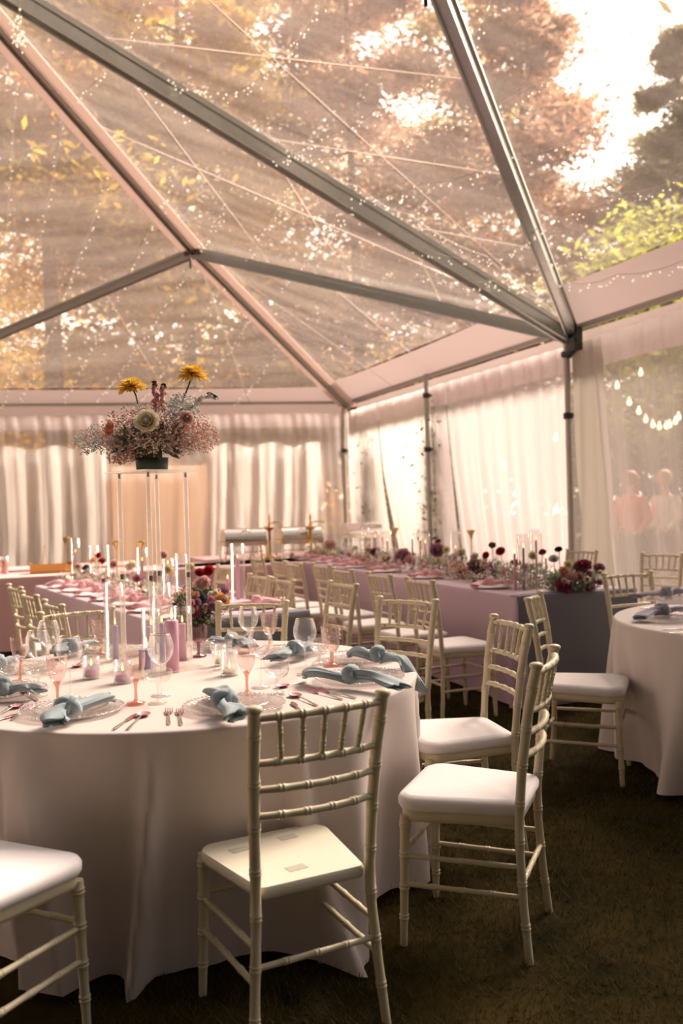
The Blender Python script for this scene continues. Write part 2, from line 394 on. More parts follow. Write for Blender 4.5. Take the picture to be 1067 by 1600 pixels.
# ------------------------------------------------------------------ tent poles
def pole(pt, label, clamps=(1.05, 2.2), bracket=False):
    o = empty('tent_pole', (pt.x, pt.y, 0)); tag(o, label, 'tent pole', 'metal poles along the tent walls')
    MB().tube([(0, 0, 0), (0, 0, EAVE)], .032, 14).build('tube', GALV, o)
    MB().lathe([(.001, .0), (.1, 0), (.1, .012), (.04, .02), (.034, .08)], 16).build('foot_plate', GALV, o)
    for z in clamps:
        c = MB(); c.lathe([(.032, z-.035), (.05, z-.03), (.052, z+.03), (.032, z+.035)], 14); c.box((.055, 0, z), (.05, .03, .03)); c.build('clamp', BLACK, o)
    if bracket:
        o.rotation_euler = (0, 0, atan2(rw.y, rw.x))
        c = MB(); c.box((.12, .0, EAVE-.1), (.24, .07, .14)); c.tube([(.02, 0, EAVE-.28), (.17, 0, EAVE-.22)], .05, 10); c.box((.17, 0, EAVE-.2), (.09, .1, .12))
        c.tube([(.0, -.05, EAVE-.28), (.0, .05, EAVE-.28)], .035, 10)
        c.build('corner_bracket', mat('dark_steel', (.06, .07, .06), .35, .7), o)
    return o
pole(K+nin*.12+nb*.05, 'slim metal pole in the far corner between back and right curtains', (2.35,))
pole(lerp(K, L, .5)+nin*.12, 'metal pole halfway along the bright right-hand curtains', (2.9, 2.15))
pole(L+nin*.10, 'stout metal leg with black clamps under the meeting roof beams', (2.28,), True)

# ------------------------------------------------------------------ curtains
def curtain(name, p, q, z0, z1, m, folds, amp, off, label, group=None, seed=0, topgather=0, shift=0, rows=14, npm=26, ztop=None, skew=None, cat='curtain'):
    rnd = random.Random(seed); p = Vector(p); q = Vector(q); p.z = q.z = 0
    d = q-p; ln = d.length; d.normalize(); n_ = Vector((-d.y, d.x, 0)); n = max(12, int(ln*npm))
    ph = [rnd.uniform(0, 6.28) for _ in range(6)]; fr_ = [folds*rnd.uniform(.6, 1.4) for _ in range(4)]
    P = []
    for j in range(rows+1):
        v = j/rows; row = []
        for i in range(n+1):
            u = i/n; xx = u*ln
            zt = z1 + (ztop(xx) if ztop else 0); z = lerp(z0, zt, v)
            wob = .10*sin((1-v)*2+ph[4])*(1-v)
            A = amp*(.35+.65*(1-v*.8)); w = xx+wob
            y = A*(sin(w*fr_[0]*6.28+ph[0]) + .6*sin(w*fr_[1]*9.5+ph[1]+v) + .35*sin(w*fr_[2]*17+ph[2]) + .25*sin(w*fr_[3]*31+ph[3]))
            xs = xx
            if skew: xs = lerp(skew[0](1-v), ln+skew[1](1-v), u)
            row.append(p + d*xs + n_*(y) + off + Vector((0, 0, z)))
        P.append(row)
    mb = MB(); mb.grid(P); o = mb.build(name, m); tag(o, label, cat, group); return o
def onback(px): # distance along the back wall for an image column
    g = atplane(px, 700, K, bw); return (Vector((g.x, g.y, 0))-Vector((K.x, K.y, 0))).dot(bw)
def onright(px):
    g = atplane(px, 700, K, rw); return (Vector((g.x, g.y, 0))-Vector((K.x, K.y, 0))).dot(rw)
KB = Vector((K.x, K.y, 0))
def cb(a, b, *r, **k): return curtain('sheer_curtain', KB+bw*onback(a), KB+bw*onback(b), .03, 3.0, *r, **k)
G_ = None
cb(-420, 172, SHEER, 3.2, .035, nb*.10, 'pale pink sheer curtain along the back wall, left of the peach panel', G_, 1)
cb(168, 330, SHEER, 2.2, .02, nb*.10, 'pale sheer curtain hanging over the peach panel behind the tall flower stand', G_, 2)
cb(326, 545, SHEER, 3.0, .04, nb*.10, 'pale pink sheer curtain along the back wall, behind the chafing dishes', G_, 3)
zc = 2.42
curtain('drape_panel', KB+bw*onback(-420), KB+bw*onback(170), .03, zc, DRAPE, 2.6, .085, -nb*.05, 'white half-height drape with a scalloped top, behind the left back sheer', None, 5, ztop=lambda x: .10*abs(sin(x*4.2)))
curtain('drape_panel', KB+bw*onback(322), KB+bw*onback(500), .03, zc, DRAPE, 2.6, .085, -nb*.05, 'white half-height drape with a scalloped top, behind the chafing dishes', None, 6, ztop=lambda x: .10*abs(sin(x*4.2)))
curtain('peach_panel', KB+bw*onback(172), KB+bw*onback(322), .03, 2.15, PEACH, 1.2, .02, -nb*.05, 'peach coloured cloth panel behind the tall flower stand', None, 8)
def cr_(a, b, m, folds, amp, off, label, seed, z1=3.02, skew=None, cat='curtain', name='sheer_curtain'):
    return curtain(name, KB+rw*onright(a), KB+rw*onright(b), .03, z1, m, folds, amp, nin*off, label, None, seed, skew=skew, cat=cat)
cr_(549, 596, SHEERB, 2.5, .02, .06, 'narrow sheer curtain glowing white beside the far corner pole', 11, skew=(lambda h: 0, lambda h: .75*h**1.3-.02))
cr_(598, 681, SHEERB, 2.5, .02, .05, 'glowing sheer curtain between the dark slit and the middle wall pole', 12, skew=(lambda h: .95*h**1.3-.11*max(0, 1-abs(h-.35)*2.2), lambda h: 0))
cr_(683, 704, SHEERM, 2.5, .02, .06, 'narrow sheer curtain just right of the middle wall pole', 13, skew=(lambda h: 0, lambda h: .42*h**1.2-.03))
cr_(704, 897, SHEERM, 2.6, .03, .05, 'wide sheer curtain between the middle pole and the stout leg', 14, skew=(lambda h: .56*h**1.2-.06*max(0, 1-abs(h-.35)*2.2), lambda h: 0))
cr_(902, 948, LINEN, 2.4, .05, .04, 'gathered ivory lining curtain hanging right of the stout leg', 15, name='lining_curtain', skew=(lambda h: 0, lambda h: .25*h))
cr_(944, 1200, SHEER2, 1.6, .04, .12, 'greyish sheer curtain at the right edge with garden lights behind', 16, skew=(lambda h: .25*h, lambda h: 0))

# ------------------------------------------------------------------ outside: trees
BARK = mat('bark', (.16, .10, .07), .9, var=.3, vscale=5); BARKP = mat('pale_bark', (.60, .42, .28), .9, var=.2, vscale=5)
def leafmat(n, c): return mat(n, c, .7, var=.8, vscale=.4, trans=.7)
LG = leafmat('foliage_gold', (.92, .62, .08)); LD = leafmat('foliage_dark', (.45, .34, .10)); LB = leafmat('foliage_brown', (.50, .31, .20)); LY = leafmat('foliage_lime', (.42, .44, .08))
LGR = leafmat('foliage_grey', (.40, .38, .22))
def make_tree(x, y, h, r, m, seed, n=2600, base=.15, conic=True, leaf=.32, bark=BARK, trunk_r=.22, label='', blobs=0):
    rnd = random.Random(seed); o = empty('tree', (x, y, 0)); tag(o, label, 'tree')
    MB().tube([(0, 0, 0), (.1, 0, h*.3), (-.05, .1, h*.6), (0, 0, h*.95)], [trunk_r, trunk_r*.8, trunk_r*.5, .03], 10).build('trunk', bark, o)
    mb = MB(); br = MB()
    cl = []
    nb_ = 46
    for k in range(nb_):
        t = base+(1-base)*(k+.5)/nb_; rr = r*((1-t)/(1-base))**.75 if conic else r*sqrt(max(.05, 1-((t-base)/(1-base)*2-1)**2))
        a = k*2.4+rnd.uniform(-.4, .4); q = rr*rnd.uniform(.45, 1.0)
        c = Vector((cos(a)*q, sin(a)*q, h*t-(.12*q if conic else 0))); cl.append((c, max(.35, rr*.38)))
        br.tube([(0, 0, h*t*.96), c*1.0], [.05, .015], 4, False)
    br.build('branch', bark, o)['kind'] = 'stuff'
    for i in range(n):
        c, rr = cl[rnd.randrange(len(cl))]
        p = c + Vector((rnd.gauss(0, rr), rnd.gauss(0, rr), rnd.gauss(0, rr*.45)))*.62
        s_ = leaf*rnd.uniform(.5, 1.2); u = Vector((rnd.uniform(-1, 1), rnd.uniform(-1, 1), rnd.uniform(-.6, .6))).normalized(); w = u.orthogonal().normalized()
        w = Matrix.Rotation(rnd.uniform(0, 6.28), 3, u) @ w
        mb.add([p-u*s_, p+w*s_*.35, p+u*s_, p-w*s_*.35], [(0, 1, 2, 3)], False)
    mb.build('foliage', m, o)
TREES = [
 (-7.7, 25, 18, 4.4, LG, 'golden conifer with a pale trunk behind the left back curtain', BARKP, True),
 (-4.2, 26, 20, 4.6, LG, 'golden green conifer behind the back wall, right of the pale trunk', BARK, True),
 (-14.5, 31, 22, 6, LG, 'golden conifer at the far left beyond the tent', BARK, True),
 (0.6, 29, 23, 5.2, LB, 'tall brown conifer straight behind the far tent corner', BARK, True),
 (6.2, 30, 21, 5.2, LB, 'brownish conifer seen over the right-hand roof beams', BARK, True),
 (-1.5, 40, 30, 7, LD, 'tall dark conifer rising behind the others', BARK, True),
 (11.6, 31, 17, 5.0, LGR, 'grey green conifer at the right, under the open sky', BARK, True),
 (8.2, 21, 8.2, 2.9, LY, 'low lime green tree just beyond the right eave', BARK, False),
 (7.6, 16.5, 5.4, 1.7, LY, 'small lime green tree seen through the right-edge curtain', BARK, False),
 (-9.5, 41, 30, 7, LD, 'dark conifer far behind the golden trees', BARK, True),
 (5.5, 41, 29, 6, LD, 'dark conifer between the brown conifers, farther off', BARK, True),
 (8.9, 10.4, 14, 4.0, LD, 'added dark shade tree close outside the tent, unseen beyond the right edge of the view', BARK, False),  # added out of view, blocks the sun to keep the foreground dark
 (15.5, 27, 11, 4, LGR, 'lower grey green tree at the far right', BARK, True),
]
for i, (x, y, h, r, m, lab, bk, con) in enumerate(TREES):
    make_tree(x, y, h, r, m, 40+i, n=(26000 if y > 35 else 48000) if con else 7000, conic=con, base=.46 if bk is BARKP else .14 if con else .25, leaf=.17 if con else .16, bark=bk, label=lab, trunk_r=.3 if bk is BARKP else .2)
def hedge(x0, y0, x1, y1, h, m, seed, label):
    rnd = random.Random(seed); mb = MB(); a = Vector((x0, y0, 0)); b = Vector((x1, y1, 0)); ln = (b-a).length; nn = Vector(((b-a).y, -(b-a).x, 0)).normalized()
    for i in range(int(ln*h*(150 if h < 5 else 60))):
        p = lerp(a, b, rnd.random()) + nn*rnd.gauss(0, .45) + Vector((0, 0, h*rnd.random()**.8*rnd.uniform(.8, 1.08)))
        s_ = (.2 if h < 5 else .38)*rnd.uniform(.6, 1.3); u = Vector((rnd.uniform(-1, 1), rnd.uniform(-1, 1), rnd.uniform(-1, 1))).normalized(); w = u.orthogonal().normalized()
        mb.add([p-u*s_, p+w*s_*.5, p+u*s_, p-w*s_*.5], [(0, 1, 2, 3)], False)
    o = mb.build('hedge', m); tag(o, label, 'hedge')
for (px_, y_, lab_) in ((611, 15.7, 'slim dark cypress outside, seen through the left curtain slit'), (712, 13.25, 'slim dark cypress outside, seen through the slit right of the middle pole')):
    q_ = aty(px_, 800, y_); make_tree(q_.x, q_.y, 2.7, .22, leafmat('foliage_cypress', (.05, .08, .03)), 77, n=2200, base=.02, conic=True, leaf=.06, trunk_r=.03, label=lab_)
hedge(-14, 21.5, -1, 22.5, 1.5, LD, 90, 'dark hedge beyond the back curtains')
hedge(-34, 47, 6, 47, 9.0, LG, 93, 'distant golden treeline far behind the back wall')
hedge(2.9, 23.5, 12.5, 19.5, 3.2, LGR, 91, 'grey green hedge beyond the middle of the right curtains')
hedge(9.2, 19, 11.5, 12, 4.0, LGR, 92, 'grey green hedge beyond the right-edge curtain')

# ================================================================== CHAIRS
def bamboo(path, r, rings, n=10, amp=.28, samples=26, taper=0):
    """a turned bamboo-look rod along path with double rings at the given fractions"""
    path = [Vector(p) for p in path]; ls = [0]
    for a, b in zip(path, path[1:]): ls.append(ls[-1]+(b-a).length)
    T = ls[-1]
    def at(t):
        d = t*T
        for i in range(len(path)-1):
            if d <= ls[i+1]+1e-9: return lerp(path[i], path[i+1], (d-ls[i])/(ls[i+1]-ls[i]))
        return path[-1]
    ts = {0.0, 1.0}
    for k in range(1, samples): ts.add(k/samples)
    g = .0035/T
    bumps = []
    for q in rings:
        for o_ in (-1.6*g, 1.6*g): bumps.append(q+o_)
    for b_ in bumps:
        for o_ in (-1.2*g, -.6*g, 0, .6*g, 1.2*g): ts.add(min(1, max(0, b_+o_)))
    ts = sorted(ts); rad = []
    for t in ts:
        k = 1 - taper*(1-t)
        for b_ in bumps: k += amp*max(0, 1-abs(t-b_)/(1.2*g))
        for q in rings: k += .08*max(0, 1-abs(t-q)/(9*g))
        rad.append(r*k)
    return [at(t) for t in ts], rad
def bamboo_mb(path, r, rings, n=10, amp=.2, samples=14, taper=0):
    mb = MB(); p, rd = bamboo(path, r, rings, n, amp, samples, taper); mb.tube(p, rd, n); return mb
HS = .432
def seat_outline(inset=0, n=8):
    """rounded trapezoid, narrower at the back"""
    pts = []
    cs = [(-.200, .195, .06), (.200, .195, .06), (.158, -.185, .025), (-.158, -.185, .025)]
    cen = [(-.200+.06, .195-.06), (.200-.06, .195-.06), (.158-.025, -.185+.025), (-.158+.025, -.185+.025)]
    angs = [(pi, pi/2), (pi/2, 0), (0, -pi/2), (-pi/2, -pi)]
    for (cx, cy), (a0, a1), (_, _, r) in zip(cen, angs, cs):
        for k in range(n+1):
            a = lerp(a0, a1, k/n); pts.append((cx+(r-inset)*cos(a), cy+(r-inset)*sin(a)))
    return pts
def slab(mb, prof, outline=seat_outline):
    """prof: list of (inset, z)"""
    rows = [[(x, y, z) for x, y in outline(i)] for i, z in prof]; mb.grid(rows, True)
    mb.add(rows[0], [tuple(range(len(rows[0])))], False); mb.add(rows[-1], [tuple(range(len(rows[0])))[::-1]], False)
def post_path(s):
    return [(s*.192, -.212, 0), (s*.180, -.196, .16), (s*.168, -.186, .33), (s*.166, -.186, .44), (s*.170, -.198, .58), (s*.177, -.222, .76), (s*.183, -.252, .902)]
def postx(z):
    P = post_path(1)
    for a, b in zip(P, P[1:]):
        if z <= b[2]: t = (z-a[2])/(b[2]-a[2]); return lerp(a[0], b[0], t), lerp(a[1], b[1], t)
    return P[-1][0], P[-1][1]
def rail_mb(z, r, rings, bow=.028, dz=0):
    x, y = postx(z); P = [(x*u, y - bow*(1-u*u), z+dz*(1-u*u)) for u in [-1, -.75, -.5, -.25, 0, .25, .5, .75, 1]]
    return bamboo_mb(P, r, rings, 8, .2, 14)
def make_chair(cushion=True):
    o = empty('chiavari_chair'); I = IVORY
    for s in (-1, 1):
        p, rd = bamboo(post_path(s), .0165, [.12, .26, .40, .53, .66, .79, .93], amp=.10, samples=22, taper=.25)
        mb = MB(); mb.tube(p, rd, 12); e_ = Vector(p[-1]); mb.lathe([(.0165, -.004), (.0205, 0), (.0215, .006), (.0195, .012), (.012, .0155), (.001, .017)], 14, e_); mb.build('back_leg', I, o)
        F = [(s*.192, .188, 0), (s*.186, .182, .2), (s*.182, .176, .415)]
        bamboo_mb(F, .0165, [.22, .45, .70, .93], 12, .16, 16, .28).build('front_leg', I, o)
        for z in (.285, .195): # side double stretchers
            def fx(z): t = z/.415; return lerp(.192, .182, t), lerp(.188, .176, t)
            a = fx(z); b = postx(z); bamboo_mb([(s*a[0], a[1], z), (s*b[0], b[1], z)], .0085, [.25, .5, .75], 8, .2, 8).build('side_stretcher', I, o)
    for z in (.30,): bamboo_mb([(-.186, .18, z), (.186, .18, z)], .0085, [.25, .5, .75], 8, .2, 8).build('front_stretcher', I, o)
    x_, y_ = postx(.235); bamboo_mb([(-x_, y_, .235), (x_, y_, .235)], .0085, [.25, .5, .75], 8, .2, 8).build('back_stretcher', I, o)
    mb = MB(); slab(mb, [(.012, .398), (.004, .400), (0, .412), (0, .424), (.004, HS)]); st = mb.build('seat', I if cushion else CREAM, o)
    if cushion:
        mb = MB(); slab(mb, [(.008, HS-.001), (-.006, HS+.004), (-.012, HS+.014), (-.013, HS+.032), (-.005, HS+.044), (.012, HS+.050)])
        # domed top
        oc = seat_outline(.012); cx = 0; cy = .01; rows = []
        for k, zz in ((1, .050), (.75, .056), (.45, .060), (.15, .061)): rows.append([(cx+(x-cx)*k, cy+(y-cy)*k, HS+zz) for x, y in oc])
        mb.grid(rows, True); mb.add(rows[-1], [tuple(range(len(oc)))[::-1]]); c = mb.build('cushion', CUSH, o)
    else:
        for (x, y, a) in ((-.015, -.105, .1), (-.10, .10, .1), (.06, .12, .05)):
            MB().box((x, y, HS+.0006), (.056, .034, .001), Matrix.Rotation(a, 3, 'Z')).build('velcro_patch', VELCRO, st)
    rail_mb(.884, .0105, [.17, .335, .5, .665, .83], dz=.004).build('top_rail', I, o)
    rail_mb(.765, .0100, [.17, .335, .5, .665, .83]).build('crossbar', I, o)
    rail_mb(.695, .0100, [.2, .4, .6, .8]).build('crossbar', I, o)
    rail_mb(.625, .0100, [.2, .4, .6, .8]).build('crossbar', I, o)
    xt, yt = postx(.884); xb, yb = postx(.765)
    for k in range(5):
        u = -1+(k+1)/3; a = (xb*u*.92, yb-.028*(1-u*u), .765); b = (xt*u, yt-.028*(1-u*u), .884)
        bamboo_mb([a, b], .0072, [.3, .7], 8, .25, 8).build('spindle', I, o)
    return o
CH_ = Kind(make_chair(True)); CH0 = Kind(make_chair(False))
def chair(x, y, a, label, group=None, kind=CH_): return kind.put((x, y, 0), a, label, 'chair', group)
def chair_top(px, py, a, label, group=None):
    """a chair whose top rail centre is seen at a column and row, turned by a"""
    p = atz(px, py, .90); return chair(p.x - .26*sin(a)*1, p.y + .26*cos(a), a, label, group)
GF = 'white chairs around the front round table'; GA = 'chairs along the near side of the right long table'; GB = 'chairs along the right side of the left long table'
chair(-.182, 2.601, .477, 'uncushioned cream chair in front, bare seat with fastening patches', GF, CH0)
chair(.407, 3.063, 1.20, 'white cushioned chair right of the front round table, nearest the camera on the grass', GF)
chair(.446, 3.808, 1.794, 'white cushioned chair behind the nearest right one, at the front round table', GF)
chair(-.98, 2.42, -.44, 'white cushioned chair cut off by the lower left corner', GF)
T = Vector((-.648, 3.605, 0)); TR = .922
def face(px, py, q, label, group=None):
    p = atz(px, py, .90); d = Vector((q.x-p.x, q.y-p.y)).normalized(); a = atan2(-d.x, d.y); return chair(p.x+.26*d.x, p.y+.26*d.y, a, label, group)
chair_top(637, 938, 2.42, 'white chair at the back right of the front round table, backrest before the mauve cloth', GF)
chair_top(394, 943, 3.0, 'white chair behind the front round table, just right of the peach roses', GF)
chair_top(119, 956, -2.55, 'white chair behind the front round table, seen through the left wine glasses', GF)
for (x, y), lab in zip([(653, 906.5), (590, 897.5), (533, 890), (500, 882.5), (457, 880.5), (433, 876), (400, 871.5)],
    ['nearest', 'second nearest', 'third nearest', 'fourth nearest', 'fifth nearest', 'sixth nearest', 'farthest']):
    chair_top(x, y+1, -1.17, 'white chair facing the right long table, %s in the row' % lab, GA)
for x, y, lab in [(537, 912, 'nearest'), (442.5, 906, 'middle'), (406.5, 900, 'farthest')]:
    chair_top(x, y+1, 2.05, 'white chair facing the left long table, %s of the three' % lab, GB)
chair_top(353, 886, 2.05, 'white chair at the left long table seen behind the peach roses and tall vase')
chair(-1.40, 5.28, -1.02, 'white chair at far left edge-on, front one of the left row', 'chairs at the left edge')
chair(-1.74, 5.90, -1.02, 'white chair at far left edge-on, middle one of the left row', 'chairs at the left edge')
chair(-2.06, 6.55, -1.02, 'white chair at far left edge-on, rear one of the left row', 'chairs at the left edge')
T2 = Vector((2.36, 4.80, 0))
chair(1.23, 4.764, -1.947, 'white cushioned chair left of the right round table, full seat in view')
face(979, 897, T2, 'white chair behind the right round table, before the grey table end')
face(1035, 866, Vector((2.0, 7.3, 0)), 'white chair by the right-edge curtain, farthest on the right')
face(910, 861, Vector((1.4, 8.4, 0)), 'white chair beyond the burgundy flowers, before the stout leg')
chair(1.76, 3.93, -.80, 'chair at the right picture edge, only one post in view')

# ================================================================== ROUND TABLES
def round_cloth(R, H, seed, amp, nf, lims, base=.02):
    rnd = random.Random(seed); n = 300; mb = MB(); rows = []
    ph = [rnd.uniform(0, 6.28) for _ in range(8)]
    folds = [(2*pi*k/nf+rnd.uniform(-.16, .16), rnd.uniform(.55, 1.3), rnd.choice([.035, .06, .10, .12])) for k in range(nf)]
    for rr in (0.001, .3, .6, .8, .95, .985): rows.append([(R*rr*cos(2*pi*i/n), R*rr*sin(2*pi*i/n), H) for i in range(n)])
    for k in range(1, 4):
        a = k/3*pi/2; rows.append([((R-.012+.012*sin(a))*cos(2*pi*i/n), (R-.012+.012*sin(a))*sin(2*pi*i/n), H-.012+.012*cos(a)) for i in range(n)])
    m = 22
    for j in range(1, m+1):
        v = j/m; row = []
        for i in range(n):
            t = 2*pi*i/n; f = 0
            for (c, a_, w) in folds:
                d = (t-c+.12*v*sin(c*7)+pi) % (2*pi)-pi; f += a_*math.exp(-(d/w)**2)
            f = f*amp*(v**.8) - .10*v**.75 + .006*sin(t*23+ph[0]+v*2)*v + .004*sin(t*41+ph[1])*v
            for (c, w, mx) in lims:
                d = abs((t-c+pi) % (2*pi)-pi)
                if d < w*1.4:
                    k_ = 1 if d < w else 1-(d-w)/(.4*w); f = lerp(f, min(f, mx), k_)
            r = R+f; zz = H-.012 - v*(H-.012-base) + base*.6*sin(t*9+ph[3])*v
            row.append((r*cos(t), r*sin(t), max(.004, zz)))
        rows.append(row)
    mb.grid(rows, True); return mb
def round_table(c, label, group=None):
    o = empty('round_table', (c.x, c.y, 0)); tag(o, label, 'table', group)
    MB().lathe([(.001, .72), (.90, .72), (.905, .735), (.90, .752), (.001, .752)], 60).build('tabletop', WOOD, o)
    for k in range(4):
        a = k*pi/2+.5; MB().tube([(cos(a)*.5, sin(a)*.5, 0), (cos(a)*.45, sin(a)*.45, .72)], .015, 8).build('leg', GALV, o)
    return o
TH = .765
round_table(T, 'front round table hidden under the floor-length blush cloth')
lim = [(atan2(-1.0, .466), .17, .012), (atan2(-.54, 1.055), .13, .035), (atan2(.2, 1.09), .13, .02), (atan2(-1.18, -.33), .12, .06)]
o = round_cloth(TR, TH, 5, .19, 18, lim).build('tablecloth', CLOTH); o.location = (T.x, T.y, 0); tag(o, 'blush white floor-length cloth on the front round table', 'tablecloth')
round_table(T2, 'right round table hidden under the ivory cloth, cut by the picture edge')
o = round_cloth(.93, TH, 9, .17, 16, [(atan2(.0, -1.1), .2, .02)]).build('tablecloth', CLOTH2); o.location = (T2.x, T2.y, 0); tag(o, 'ivory floor-length cloth with a crease on the right round table', 'tablecloth')

# ================================================================== LONG TABLES
def long_table(p0, d, w_dir, ln, w, cloth, label, clabel, seed, H=TH, endmat=None):
    """p0 near corner, d along, w_dir across"""
    a = atan2(d.y, d.x); rnd = random.Random(seed)
    flip = 1 if (Vector((-d.y, d.x, 0)).dot(w_dir) > 0) else -1
    o = empty('folding_table', (p0.x, p0.y, 0), a); tag(o, label, 'table')
    MB().box((ln/2, flip*w/2, H-.035), (ln-.03, w-.03, .035)).build('tabletop', WOOD, o)
    for i in (0.12, .88):
        for j in (.15, .85): MB().tube([(ln*i, flip*w*j, 0), (ln*i, flip*w*j, H-.05)], .014, 8).build('leg', GALV, o)
    # cloth loop
    R = .035; pts = []
    def arc(cx, cy, a0, a1, n=5):
        for k in range(n+1): t = lerp(a0, a1, k/n); pts.append((cx+R*cos(t), cy+R*sin(t), cos(t), sin(t), True))
    def edge(x0, y0, x1, y1, nx, ny):
        L_ = sqrt((x1-x0)**2+(y1-y0)**2); n = max(2, int(L_*14))
        for k in range(1, n): t = k/n; pts.append((lerp(x0, x1, t), lerp(y0, y1, t), nx, ny, False))
    arc(R, R, pi, 1.5*pi); edge(R, 0, ln-R, 0, 0, -1); arc(ln-R, R, 1.5*pi, 2*pi); edge(ln, R, ln, w-R, 1, 0); arc(ln-R, w-R, 0, pi/2); edge(ln-R, w, R, w, 0, 1); arc(R, w-R, pi/2, pi); edge(0, w-R, 0, R, -1, 0)
    mb = MB(); rows = []
    cx, cy = ln/2, w/2
    for k in (.02, .5, .9): rows.append([((x-cx)*k+cx, ((y-cy)*k+cy), H) for x, y, *_ in pts])
    for dz, ins in ((0, .012), (.004, .004), (.012, 0)): rows.append([(x-nx*ins, y-ny*ins, H-dz) for x, y, nx, ny, c in pts])
    m = 12; ph = [rnd.uniform(0, 6) for _ in range(4)]; S_ = 0; 
    for j in range(1, m+1):
        v = j/m; row = []
        for i, (x, y, nx, ny, c) in enumerate(pts):
            s_ = (x+y*1.3)
            f = (.016*sin(s_*5+ph[0])+.010*sin(s_*13+ph[1]+v))*v + (.055*v if c else 0)
            row.append((x+nx*f, y+ny*f, H-.012-v*(H-.03)))
        rows.append(row)
    rows = [[(x, flip*y, z) for x, y, z in r] for r in rows]
    mb.grid(rows, True); c = mb.build('tablecloth', cloth); c.location = o.location; c.rotation_euler = o.rotation_euler; tag(c, clabel, 'tablecloth')
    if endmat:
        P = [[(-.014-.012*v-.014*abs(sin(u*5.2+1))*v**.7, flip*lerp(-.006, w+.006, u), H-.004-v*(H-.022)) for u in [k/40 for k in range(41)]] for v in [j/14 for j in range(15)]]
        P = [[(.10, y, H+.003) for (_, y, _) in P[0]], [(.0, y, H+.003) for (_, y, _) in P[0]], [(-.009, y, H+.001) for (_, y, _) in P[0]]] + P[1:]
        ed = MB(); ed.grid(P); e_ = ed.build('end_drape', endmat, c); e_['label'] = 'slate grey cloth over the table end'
    return o
RT0 = atz(808, 932, TH); RTd = -rw; RTw = Vector((RTd.y, -RTd.x, 0))
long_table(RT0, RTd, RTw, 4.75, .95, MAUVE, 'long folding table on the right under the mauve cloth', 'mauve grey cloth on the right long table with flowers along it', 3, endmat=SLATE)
LT0 = atz(240, 972, TH); LTf = atz(53, 915, TH); LTd = (LTf-LT0); LTL = LTd.length; LTd.normalize(); LTw = Vector((LTd.y, -LTd.x, 0))
LT0 = LT0 - LTd*.10
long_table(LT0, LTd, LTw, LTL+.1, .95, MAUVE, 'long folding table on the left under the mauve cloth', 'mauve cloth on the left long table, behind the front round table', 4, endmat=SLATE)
BF0 = atz(0, 903, TH); BF1 = atz(400, 882, TH); BFd = (BF1-BF0).normalized(); BFw = Vector((-BFd.y, BFd.x, 0))
B0 = BF0 - BFd*1.5
long_table(B0, BFd, BFw, 2.7, .76, PINKC, 'pink-clothed back table at the left with the honey wood tray', 'dusty pink cloth on the back table below the left curtain', 6)
long_table(B0+BFd*2.73, BFd, BFw, 2.5, .76, PINKC, 'back table directly behind the left long table', 'pink cloth on the back table below the peach panel', 7)
c3 = atz(345, 884, TH); 
long_table(c3-BFd*.6+BFw*.02, BFd, BFw, 2.55, .80, mat('lilac_cloth', (.56, .42, .52), .8, sheen=.15), 'buffet table carrying the polished chafing dishes', 'lilac cloth on the buffet table under the chafing dishes', 8)
long_table(B0+BFw*1.3, BFd, BFw, 3.2, .7, PINKC, 'rear serving table against the back curtains', 'pale pink cloth on the rear table against the left back curtain', 10)
long_table(c3+BFd*.2+BFw*1.4, BFd, BFw, 1.9, .8, PINKC, 'rear buffet table under the last chafing dish', 'pink cloth on the rear buffet table below the bright corner', 11)

# ================================================================== CHAFING DISHES
def make_chafer():
    o = empty('chafing_dish')
    mb = MB(); rows = []; W_, D_ = .30, .19
    for k in range(13):
        t = pi*k/12; rows.append([(x, -D_*cos(t), .235+.155*sin(t)**.8) for x in (-W_, -W_+.02, 0, W_-.02, W_)])
    mb.grid(rows)
    for s_ in (-1, 1): mb.add([(s_*W_, -D_*cos(pi*k/12), .235+.155*sin(pi*k/12)**.8) for k in range(13)], [tuple(range(13))], False)
    lid = mb.build('lid', CHROME, o)
    MB().tube([(-.06, -.16, .34), (-.06, -.20, .36), (.06, -.20, .36), (.06, -.16, .34)], .008, 8).build('handle', CHROME, lid)
    MB().box((0, 0, .205), (.62, .40, .05)).build('water_pan', CHROME, o)
    MB().box((0, 0, .236), (.64, .42, .012)).build('rim', BRASS, o)
    for sx in (-1, 1):
        for sy in (-1, 1):
            MB().tube([(sx*.29, sy*.17, .21), (sx*.30, sy*.18, .12), (sx*.315, sy*.185, 0)], [.018, .013, .016], 8).build('leg', BRASS if sx > 0 else CHROME, o)
    for sx in (-.12, .12): MB().lathe([(.001, .012), (.04, .012), (.04, .06), (.03, .065), (.001, .065)], 14, (sx, 0, 0)).build('fuel_can', STEEL, o)
    MB().box((0, 0, .10), (.58, .02, .012)).box((0, 0, .006), (.52, .25, .012)).build('shelf_bar', CHROME, o)
    return o
CHF = Kind(make_chafer()); ba = atan2(BFd.y, BFd.x)
for (px, py, lab, off) in ((385, 876, 'left polished chafing dish on the buffet table', .2), (473, 872, 'middle polished chafing dish on the buffet table', .25), (566, 862, 'right polished chafing dish, before the bright corner curtain', 0)):
    p = atz(px, py, TH+.004) if off else aty(px, 868, c3.y+2.6); p.z = TH+.004
    if off: p = p+BFw*.1
    CHF.put((p.x, p.y, p.z), ba-.1, lab, 'chafing dish', 'chafing dishes', sc=(.84, .9, 1.0))
